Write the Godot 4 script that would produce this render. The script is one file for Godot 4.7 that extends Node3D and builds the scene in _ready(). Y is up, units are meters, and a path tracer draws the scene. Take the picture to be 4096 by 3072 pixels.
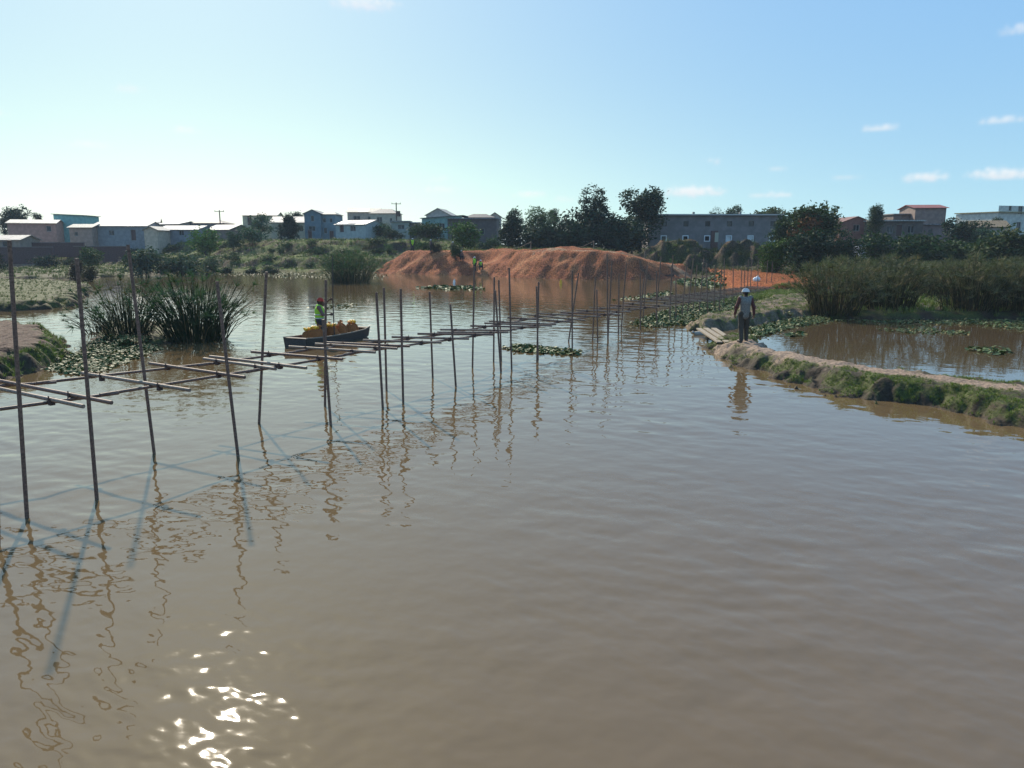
extends Node3D

const UPRIGHTS := [
	[-6.34, -9.45, -6.15, 3.56],
	[-5.82, -10.18, -5.76, 3.33],
	[-6.11, -12.54, -6.24, 3.51],
	[-4.63, -12.4, -4.78, 2.93],
	[-5.05, -14.77, -4.73, 3.0],
	[-4.14, -16.45, -4.0, 2.77],
	[-3.59, -14.65, -3.65, 2.09],
	[-2.83, -16.26, -2.89, 2.52],
	[-3.08, -18.31, -3.07, 2.51],
	[-2.46, -16.81, -2.45, 2.56],
	[-2.13, -20.1, -2.17, 2.3],
	[-1.42, -18.87, -1.53, 2.07],
	[-1.15, -21.83, -1.07, 2.92],
	[-0.56, -22.9, -0.53, 2.57],
	[-0.31, -20.93, -0.46, 2.29],
	[-0.33, -23.09, -0.4, 2.47],
	[-0.01, -21.41, -0.08, 2.89],
	[0.76, -22.9, 0.8, 2.42],
	[0.81, -23.37, 0.75, 2.27],
	[2.04, -25.49, 2.0, 2.67],
	[2.09, -27.88, 2.42, 2.51],
	[3.02, -28.29, 3.08, 2.34],
	[3.12, -27.47, 3.05, 1.94],
	[3.59, -28.29, 3.49, 3.18],
	[3.83, -30.09, 3.91, 2.89],
	[4.26, -30.25, 4.22, 2.42],
	[4.61, -31.95, 4.75, 2.78],
	[5.39, -31.77, 5.31, 2.37],
	[6.01, -34.88, 6.14, 2.61],
	[5.81, -34.46, 5.94, 2.07],
	[6.36, -33.25, 6.26, 2.41],
	[6.89, -36.43, 7.06, 2.98],
	[7.26, -34.88, 7.25, 2.61],
	[7.94, -38.38, 8.03, 3.02],
	[7.77, -35.97, 7.7, 2.0],
	[8.42, -37.63, 8.56, 2.81],
	[8.97, -38.9, 9.18, 2.86],
	[9.57, -40.27, 9.71, 2.5],
	[9.91, -40.27, 10.05, 2.86],
	[9.71, -37.63, 9.52, 2.63],
	[11.08, -41.73, 11.04, 2.46],
	[10.6, -38.9, 10.63, 2.35],
	[12.53, -44.99, 12.42, 2.78],
	[13.47, -46.44, 13.38, 2.29],
	[15.98, -53.28, 15.95, 1.79],
	[16.5, -54.28, 16.46, 1.99],
	[17.05, -55.32, 17.01, 2.48],
	[17.58, -56.39, 17.6, 2.67],
	[18.86, -58.68, 18.79, 2.35],
	[20.14, -60.51, 20.11, 2.32],
	[20.72, -61.15, 20.73, 2.23],
	[-6.08, -8.49, -5.72, 3.35],
]
const TRANSOMS := [
	[-8.822, 1.409, -12.231, -5.507, 1.371, -10.224],
	[-8.347, 1.409, -11.552, -5.735, 1.38, -9.938],
	[-7.253, 1.38, -12.628, -4.87, 1.346, -11.272],
	[-6.684, 1.359, -13.841, -4.474, 1.326, -12.529],
	[-5.966, 1.341, -14.539, -4.254, 1.309, -13.506],
	[-5.977, 1.339, -14.864, -3.76, 1.292, -13.716],
	[-5.418, 1.323, -15.646, -3.36, 1.278, -14.901],
	[-4.918, 1.302, -16.608, -2.89, 1.274, -15.926],
	[-4.488, 1.287, -17.2, -2.52, 1.271, -16.534],
	[-4.297, 1.281, -17.502, -2.312, 1.257, -17.027],
	[-3.552, 1.275, -17.984, -1.695, 1.197, -18.165],
	[-2.975, 1.272, -18.667, -1.098, 1.154, -19.256],
	[-2.451, 1.242, -19.621, -0.501, 1.123, -20.44],
	[-1.998, 1.205, -20.271, -0.117, 1.105, -21.155],
	[-1.992, 1.2, -21.0, 0.0, 1.099, -21.677],
	[-1.235, 1.152, -22.441, 0.822, 1.032, -23.175],
	[-0.859, 1.134, -23.431, 1.256, 1.0, -23.889],
	[-0.735, 1.129, -24.072, 1.417, 0.99, -24.416],
	[-0.156, 1.105, -25.578, 2.095, 0.947, -25.599],
	[0.414, 1.07, -27.192, 2.55, 0.928, -26.434],
	[0.99, 1.032, -27.997, 3.29, 0.901, -27.943],
	[1.838, 0.98, -28.995, 4.133, 0.883, -29.094],
	[2.561, 0.944, -30.476, 4.761, 0.876, -30.405],
	[3.243, 0.921, -31.902, 5.54, 0.862, -32.151],
	[4.384, 0.888, -33.834, 6.336, 0.82, -33.15],
	[5.176, 0.88, -35.325, 7.206, 0.78, -34.424],
	[5.715, 0.876, -36.886, 7.944, 0.756, -36.701],
	[6.55, 0.867, -38.656, 8.932, 0.692, -37.864],
	[7.209, 0.838, -39.44, 9.713, 0.65, -39.069],
	[7.82, 0.815, -40.504, 10.362, 0.608, -39.644],
	[8.284, 0.798, -41.308, 10.847, 0.589, -40.605],
	[8.766, 0.782, -42.133, 11.348, 0.571, -41.581],
	[9.289, 0.758, -43.097, 11.866, 0.554, -42.578],
	[9.836, 0.733, -44.1, 12.405, 0.537, -43.612],
	[10.404, 0.708, -45.132, 12.968, 0.52, -44.684],
	[10.994, 0.683, -46.194, 13.555, 0.503, -45.796],
	[11.608, 0.658, -47.287, 14.167, 0.486, -46.951],
	[12.246, 0.634, -48.412, 14.806, 0.469, -48.152],
	[12.91, 0.609, -49.571, 15.475, 0.452, -49.401],
	[13.601, 0.584, -50.766, 16.173, 0.435, -50.7],
	[14.307, 0.562, -51.955, 16.904, 0.418, -52.055],
	[15.04, 0.54, -53.173, 17.67, 0.401, -53.466],
	[15.802, 0.518, -54.431, 18.473, 0.384, -54.94],
	[16.595, 0.496, -55.729, 19.314, 0.367, -56.478],
	[17.42, 0.474, -57.07, 20.198, 0.35, -58.087],
]
const LEDGER_NEAR := [Vector3(-7.09, 1.354, -9.58), Vector3(-6.0, 1.319, -11.09), Vector3(-4.69, 1.267, -13.53), Vector3(-3.47, 1.23, -15.9), Vector3(-2.16, 1.168, -18.2), Vector3(-0.69, 1.081, -20.92), Vector3(0.6, 0.992, -23.67), Vector3(2.09, 0.912, -26.71), Vector3(4.23, 0.84, -30.54), Vector3(6.63, 0.757, -34.92), Vector3(8.97, 0.651, -38.99), Vector3(10.69, 0.573, -41.75), Vector3(12.32, 0.517, -44.83), Vector3(14.16, 0.46, -48.25), Vector3(16.25, 0.403, -52.06), Vector3(18.9, 0.342, -56.81)]
const LEDGER_FAR := [Vector3(-9.21, 1.376, -10.87), Vector3(-7.45, 1.337, -11.95), Vector3(-5.8, 1.287, -14.14), Vector3(-4.57, 1.247, -16.29), Vector3(-3.19, 1.207, -18.14), Vector3(-1.73, 1.14, -20.51), Vector3(-0.54, 1.063, -23.42), Vector3(0.89, 0.986, -26.82), Vector3(3.03, 0.883, -30.56), Vector3(5.48, 0.812, -35.22), Vector3(7.64, 0.75, -39.31), Vector3(9.3, 0.685, -42.08), Vector3(10.93, 0.618, -45.06), Vector3(12.78, 0.549, -48.38), Vector3(14.84, 0.481, -52.0), Vector3(17.42, 0.411, -56.35)]
const DIKE_FRONT := [Vector2(6.47, -26.32), Vector2(6.34, -24.28), Vector2(6.39, -21.83), Vector2(6.69, -20.25), Vector2(6.95, -18.87), Vector2(7.47, -17.56), Vector2(8.16, -16.7), Vector2(8.88, -16.12), Vector2(9.27, -15.22), Vector2(9.48, -14.65), Vector2(9.79, -14.12), Vector2(10.09, -13.22), Vector2(10.55, -11.98), Vector2(20.0, -15.0), Vector2(13.76, -17.14), Vector2(11.99, -17.49), Vector2(11.15, -18.12), Vector2(9.94, -19.28), Vector2(8.92, -20.85), Vector2(8.26, -22.99), Vector2(8.27, -24.52), Vector2(8.79, -26.82), Vector2(7.75, -27.21), Vector2(6.99, -26.56)]
const DIKE_PATH := [Vector2(6.98, -24.53), Vector2(7.59, -24.53), Vector2(7.67, -22.53), Vector2(7.98, -21.1), Vector2(8.43, -19.99), Vector2(8.99, -19.06), Vector2(9.54, -18.28), Vector2(10.19, -17.44), Vector2(10.58, -16.84), Vector2(11.1, -16.17), Vector2(11.8, -15.25)]
const DIKE_BACK := [Vector2(7.28, -32.68), Vector2(7.27, -30.91), Vector2(7.86, -30.25), Vector2(9.07, -31.25), Vector2(10.92, -33.45), Vector2(12.89, -35.53), Vector2(14.92, -37.38), Vector2(16.22, -38.9), Vector2(19.75, -46.81), Vector2(20.51, -53.28), Vector2(15.57, -47.98), Vector2(12.55, -41.73), Vector2(9.77, -36.9), Vector2(8.18, -34.88)]
const MARSH := [Vector2(11.32, -42.34), Vector2(13.32, -44.3), Vector2(15.57, -47.98), Vector2(21.71, -54.28), Vector2(23.45, -58.68), Vector2(17.58, -58.68), Vector2(13.09, -49.63)]
const BERM := [Vector2(19.11, -75.4), Vector2(18.32, -62.46), Vector2(19.14, -56.95), Vector2(22.25, -56.95), Vector2(25.2, -59.89), Vector2(32.2, -73.5), Vector2(32.73, -84.1), Vector2(28.35, -95.03), Vector2(23.57, -92.04)]
const PAPYRUS_BANK := [Vector2(14.32, -36.43), Vector2(16.54, -36.43), Vector2(19.3, -35.75), Vector2(22.41, -36.2), Vector2(26.55, -36.43), Vector2(35.96, -44.99), Vector2(42.48, -58.68), Vector2(25.2, -59.89), Vector2(18.95, -48.79)]
const ISLET := [Vector2(-14.29, -16.81), Vector2(-13.7, -18.62), Vector2(-13.38, -19.54), Vector2(-13.1, -20.25), Vector2(-13.03, -21.17), Vector2(-13.1, -22.44), Vector2(-14.08, -24.6), Vector2(-16.18, -27.88), Vector2(-18.64, -30.25), Vector2(-21.16, -31.25), Vector2(-24.98, -31.25)]
const PAPYRUS_ISLET := [Vector2(-15.79, -27.34), Vector2(-13.57, -25.49), Vector2(-12.56, -26.69), Vector2(-10.47, -28.15), Vector2(-11.09, -30.91), Vector2(-13.16, -33.85), Vector2(-17.7, -35.97), Vector2(-18.96, -34.25)]
const STRIP := [Vector2(-32.48, -37.88), Vector2(-27.33, -40.55), Vector2(-25.75, -42.03), Vector2(-25.67, -44.99), Vector2(-29.26, -52.32), Vector2(-33.91, -62.46), Vector2(-40.43, -69.14), Vector2(-47.99, -71.7), Vector2(-59.55, -69.97)]
const STRIP_BACK := [Vector2(-67.6, -79.52), Vector2(-51.69, -81.74), Vector2(-45.35, -78.45), Vector2(-45.29, -84.1), Vector2(-43.14, -92.04), Vector2(-41.37, -99.89), Vector2(-47.39, -111.27), Vector2(-63.2, -115.66), Vector2(-94.38, -111.27)]
const EMBANK := [Vector2(-18.09, -99.89), Vector2(-13.54, -95.03), Vector2(-5.8, -90.61), Vector2(-2.44, -87.89), Vector2(1.2, -82.9), Vector2(6.92, -79.52), Vector2(13.95, -78.45), Vector2(17.99, -81.74), Vector2(21.89, -89.23), Vector2(27, -80), Vector2(27, -96), Vector2(0, -108), Vector2(-16, -112)]
const PADS_LEFT := [Vector2(-13.26, -21.33), Vector2(-11.87, -20.39), Vector2(-11.54, -21.33), Vector2(-11.85, -23.87), Vector2(-12.03, -25.72), Vector2(-13.99, -28.29), Vector2(-15.72, -28.29), Vector2(-14.51, -25.15)]
const PADS_BRIDGE := [Vector2(5.42, -34.25), Vector2(5.88, -32.68), Vector2(7.59, -33.65), Vector2(10.14, -37.88), Vector2(12.74, -42.34), Vector2(15.98, -53.28), Vector2(13.54, -51.39), Vector2(8.74, -41.73)]
const PADS_POND := [Vector2(8.83, -28.29), Vector2(10.27, -30.25), Vector2(12.41, -33.06), Vector2(15.06, -35.53), Vector2(15.78, -38.38), Vector2(13.05, -35.97), Vector2(10.05, -31.95)]
const PADS_SHORE := [Vector2(-39.37, -95.03), Vector2(-31.12, -87.89), Vector2(-19.79, -80.61), Vector2(-13.45, -80.61), Vector2(-15.26, -95.03), Vector2(-24.91, -101.63), Vector2(-42.82, -103.42)]
const PADS_REED := [Vector2(14.62, -35.53), Vector2(18.6, -34.05), Vector2(20.73, -33.45), Vector2(21.16, -31.25), Vector2(22.84, -31.25), Vector2(26.22, -35.97), Vector2(19.51, -35.75)]
const PADS_STRIP := [Vector2(15.34, -31.77), Vector2(16.2, -30.25), Vector2(18.05, -29.94), Vector2(18.72, -31.08), Vector2(17.57, -32.5)]
const PADS_FAR := [Vector2(15.36, -71.7), Vector2(16.4, -63.83), Vector2(19.2, -68.33), Vector2(22.06, -84.1), Vector2(17.5, -79.52)]
const MAT_MID := [Vector2(-0.37, -26.08), Vector2(0.06, -25.15), Vector2(0.82, -24.71), Vector2(2.21, -24.28), Vector2(2.28, -25.38), Vector2(1.35, -26.08), Vector2(0.23, -27.08)]
const MAT_BOAT := [Vector2(-11.71, -43.63), Vector2(-10.47, -42.34), Vector2(-9.05, -43.63), Vector2(-9.34, -45.7), Vector2(-10.29, -44.99), Vector2(-11.3, -44.64)]
const MAT_RED := [Vector2(-7.97, -63.83), Vector2(-5.41, -61.15), Vector2(-2.08, -61.15), Vector2(-2.61, -65.27), Vector2(-6.71, -66.76)]
const MAT_CROSS := [Vector2(6.75, -49.63), Vector2(9.02, -50.49), Vector2(11.88, -55.32), Vector2(11.88, -58.68), Vector2(8.86, -53.28)]
const MAT_POND := [Vector2(10.71, -29.94), Vector2(10.98, -29.17), Vector2(11.78, -30.09), Vector2(11.81, -30.91)]
const MAT_LOG := [Vector2(15.41, -25.61), Vector2(15.48, -24.08), Vector2(16.78, -24.93), Vector2(17.05, -26.08), Vector2(16.09, -26.08)]
const HOUSES := [
	["low house with a cream sheet roof at the end of the brick compound", -81.74, 2.35, -122, 7.59, 2.02, 0.72, 6, 4, "x", Color(0.3, 0.27, 0.24), Color(0.55, 0.52, 0.44), [[.7, .9, .8, .9, 0]], "house"],
	["pink plastered house with a pale sheet roof", -87.99, 5.01, -142, 7.79, 2.5, 0.66, 5.5, 16, "x", Color(0.5, 0.3, 0.27), Color(0.6, 0.58, 0.5), [[.85, 1., .8, 1., 0]], "house"],
	["plain turquoise block with a lean-to roof", -84.31, 5.42, -148, 5.78, 3.63, 0.26, 6, 6, "shed", Color(0.22, 0.48, 0.52), Color(0.3, 0.24, 0.22), [[.2, .6, .9, 1.2, 0]], "building"],
	["small low house with a wide cream roof beside the turquoise block", -74.67, 4.29, -134, 3.92, 2.28, 0.55, 4, 0, "x", Color(0.4, 0.3, 0.27), Color(0.5, 0.48, 0.4), [[.3, .8, .6, .7, 0]], "house"],
	["long grey house with a pale tin roof", -68.94, 4.3, -136, 9.29, 2.55, 0.79, 7, 3, "x", Color(0.28, 0.31, 0.36), Color(0.55, 0.54, 0.5), [[.35, .9, .9, .9, 0], [.75, 0, .9, 1.9, 1]], "house"],
	["narrow tan gable front between two grey houses", -62.11, 3.97, -133, 2.27, 2.19, 0.54, 5, 0, "z", Color(0.6, 0.5, 0.42), Color(0.45, 0.44, 0.4), [], "house"],
	["grey house with white corrugated sheets on its roof", -59.66, 4.31, -138, 7.32, 1.95, 0.73, 7, -4, "x", Color(0.26, 0.29, 0.36), Color(0.6, 0.6, 0.6), [[.6, .9, .9, .9, 0]], "house"],
	["pale grey gable showing above the long grey house", -71.48, 6.18, -152, 4.17, 1.78, 0.8, 5, 20, "x", Color(0.4, 0.44, 0.46), Color(0.55, 0.55, 0.52), [], "house"],
	["tan gable end with a white roof sheet above the grey houses", -66.49, 5.71, -150, 4.94, 1.84, 0.53, 6, -20, "x", Color(0.36, 0.33, 0.3), Color(0.62, 0.62, 0.62), [], "house"],
	["dark house with a broad hipped roof behind the bright green bush", -60.49, 5.47, -152, 7.23, 2.31, 0.8, 7, 0, "hip", Color(0.16, 0.17, 0.2), Color(0.2, 0.2, 0.2), [], "house"],
	["brown house with a cream sheet roof and dark gable", -53.27, 4.33, -140, 5.29, 1.97, 0.9, 6, -22, "x", Color(0.27, 0.22, 0.22), Color(0.58, 0.57, 0.52), [[.4, .9, .8, .8, 0]], "house"],
	["two storey cream house with a white roof on the rise", -51.36, 5.17, -158, 6.74, 4.34, 0.73, 6, 5, "x", Color(0.58, 0.54, 0.42), Color(0.62, 0.58, 0.52), [[.2, 2.3, .9, 1.9, 1], [.38, 3., .7, .9, 0], [.6, 3., .7, .9, 0]], "house"],
	["long cream house with a mossy sheet roof next to the blue house", -42.06, 4.7, -146, 6.59, 3.08, 1.11, 6.5, 4, "x", Color(0.48, 0.48, 0.42), Color(0.5, 0.49, 0.45), [[.3, 1.8, 1.3, .9, 0], [.85, 1.4, .8, 1., 0], [.3, .4, .9, .8, 0]], "house"],
	["tall blue house with a gabled front", -35.47, 4.48, -138, 2.86, 4.6, 0.64, 7, 2, "z", Color(0.17, 0.25, 0.33), Color(0.2, 0.22, 0.24), [[.5, 3.2, .6, 1., 0], [.45, 1.5, 1.2, .9, 0], [.3, .1, .8, 1.7, 1]], "house"],
	["blue wing with a hipped tin roof joined to the gabled blue house", -32.95, 4.48, -139, 2.66, 4.47, 0.57, 7, 2, "hip", Color(0.19, 0.28, 0.36), Color(0.33, 0.34, 0.32), [[.25, 3., .6, .8, 0], [.7, 3., .5, .8, 0], [.3, 1.1, .6, 1., 0], [.7, .1, .8, 1.5, 1]], "house"],
	["pale blue house with a rusty and white sheet roof and outside stair", -27.93, 4.61, -134, 6.21, 2.44, 0.78, 6, -24, "x", Color(0.42, 0.49, 0.53), Color(0.58, 0.55, 0.5), [[.2, 1.1, .9, 1.5, 1], [.58, 1.3, 1.1, .9, 0]], "house"],
	["large two storey pinkish house with a cream roof", -30.69, 5.38, -160, 6.34, 4.86, 0.84, 7, 3, "x", Color(0.5, 0.43, 0.4), Color(0.58, 0.54, 0.44), [[.3, 2.9, 1.4, 1.2, 0], [.7, 3., .6, 1., 0], [.3, .6, 1.2, 1.1, 0]], "house"],
	["grey front wing with a dark hipped roof on the large pinkish house", -25.53, 5.31, -154, 5.07, 4.41, 0.98, 6, -3, "hip", Color(0.46, 0.45, 0.42), Color(0.22, 0.22, 0.22), [[.35, 2.6, 1.1, 1.1, 0], [.8, 2.6, .5, .9, 0]], "house"],
	["plain grey flat-roofed shed", -19.91, 4.8, -138, 3.2, 2.83, 0.15, 5, 3, "flat", Color(0.38, 0.42, 0.42), Color(0.4, 0.4, 0.38), [[.55, 1.5, 1.2, .8, 0]], "shed"],
	["small dark lean-to shed next to the flat grey shed", -17.6, 4.81, -139, 1.78, 2.61, 0.16, 4, 0, "flat", Color(0.15, 0.15, 0.17), Color(0.6, 0.6, 0.6), [], "shed"],
	["pale mauve gable rising behind the teal house", -14.48, 7.07, -152, 4.73, 2.31, 1.24, 7, -8, "z", Color(0.42, 0.42, 0.46), Color(0.4, 0.4, 0.38), [], "house"],
	["teal house with a sloping dark roof edge", -12.3, 4.62, -136, 7.13, 3.5, 0.48, 7, -6, "shed", Color(0.24, 0.4, 0.42), Color(0.14, 0.15, 0.16), [[.5, 1.7, 1., 1., 0], [.15, 1.5, 1., 1.1, 0]], "house"],
	["dark brick house with a flat roof and one white sheet", -6.5, 3.65, -126, 7.99, 4.06, 0.15, 7, -3, "flat", Color(0.14, 0.12, 0.13), Color(0.3, 0.3, 0.3), [[.45, 1.6, .8, 1., 0], [.7, 1.6, .8, 1., 0]], "house"],
	["dark little roof poking above the dark brick house", -5.89, 7.61, -140, 5.21, 0.82, 0.73, 5, 0, "hip", Color(0.13, 0.12, 0.12), Color(0.12, 0.12, 0.13), [], "house"],
	["small pale gable beside the dark garden trees", -3.31, 7.9, -150, 2.38, 1.05, 0.79, 5, 0, "z", Color(0.5, 0.47, 0.46), Color(0.5, 0.5, 0.5), [], "house"],
	["red-brown gabled house on the rise", 48.01, 4.64, -108, 4.81, 1.9, 0.88, 6, 0, "z", Color(0.3, 0.15, 0.13), Color(0.25, 0.12, 0.1), [[.5, .8, .9, .9, 0]], "house"],
	["low shack with a thin pale sheet roof and open front", 52.02, 4.6, -104, 6.15, 2.07, 0.18, 5, -2, "flat", Color(0.15, 0.13, 0.13), Color(0.6, 0.58, 0.52), [[.3, .5, .9, 1., 0], [.5, 0, .9, 1.7, 1], [.75, .5, .9, 1., 0]], "shed"],
	["tall brown brick block with a red tiled roof", 61.37, 4.57, -114, 4.31, 4.33, 0.53, 6, -6, "x", Color(0.24, 0.2, 0.2), Color(0.36, 0.12, 0.1), [], "house"],
	["brown flat-roofed annex leaning on the red-roofed block", 58.61, 5.55, -116, 3.25, 2.44, 0.15, 6, -2, "flat", Color(0.2, 0.17, 0.17), Color(0.3, 0.28, 0.27), [], "house"],
	["mauve garden wall house below the red-roofed block", 58.05, 4.12, -106, 3.88, 2.11, 0.15, 4, 0, "flat", Color(0.26, 0.2, 0.21), Color(0.3, 0.27, 0.26), [[.3, .7, .6, .9, 0]], "house"],
	["small house with a mossy brown roof half hidden in bushes", 64.28, 4.36, -104, 4.06, 1.59, 0.85, 6, -20, "x", Color(0.4, 0.36, 0.34), Color(0.24, 0.18, 0.1), [], "house"],
	["long white and yellow two storey building", 82.13, 5.25, -124, 11.64, 3.33, 0.36, 8, 16, "flat", Color(0.62, 0.66, 0.66), Color(0.5, 0.42, 0.22), [[.2, 3.6, .6, .8, 0], [.38, 3.2, .9, 1.2, 0], [.38, .6, .9, 1.3, 0], [.6, 3.2, .9, 1.2, 0], [.6, .6, .9, 1.3, 0]], "building"],
]
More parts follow.
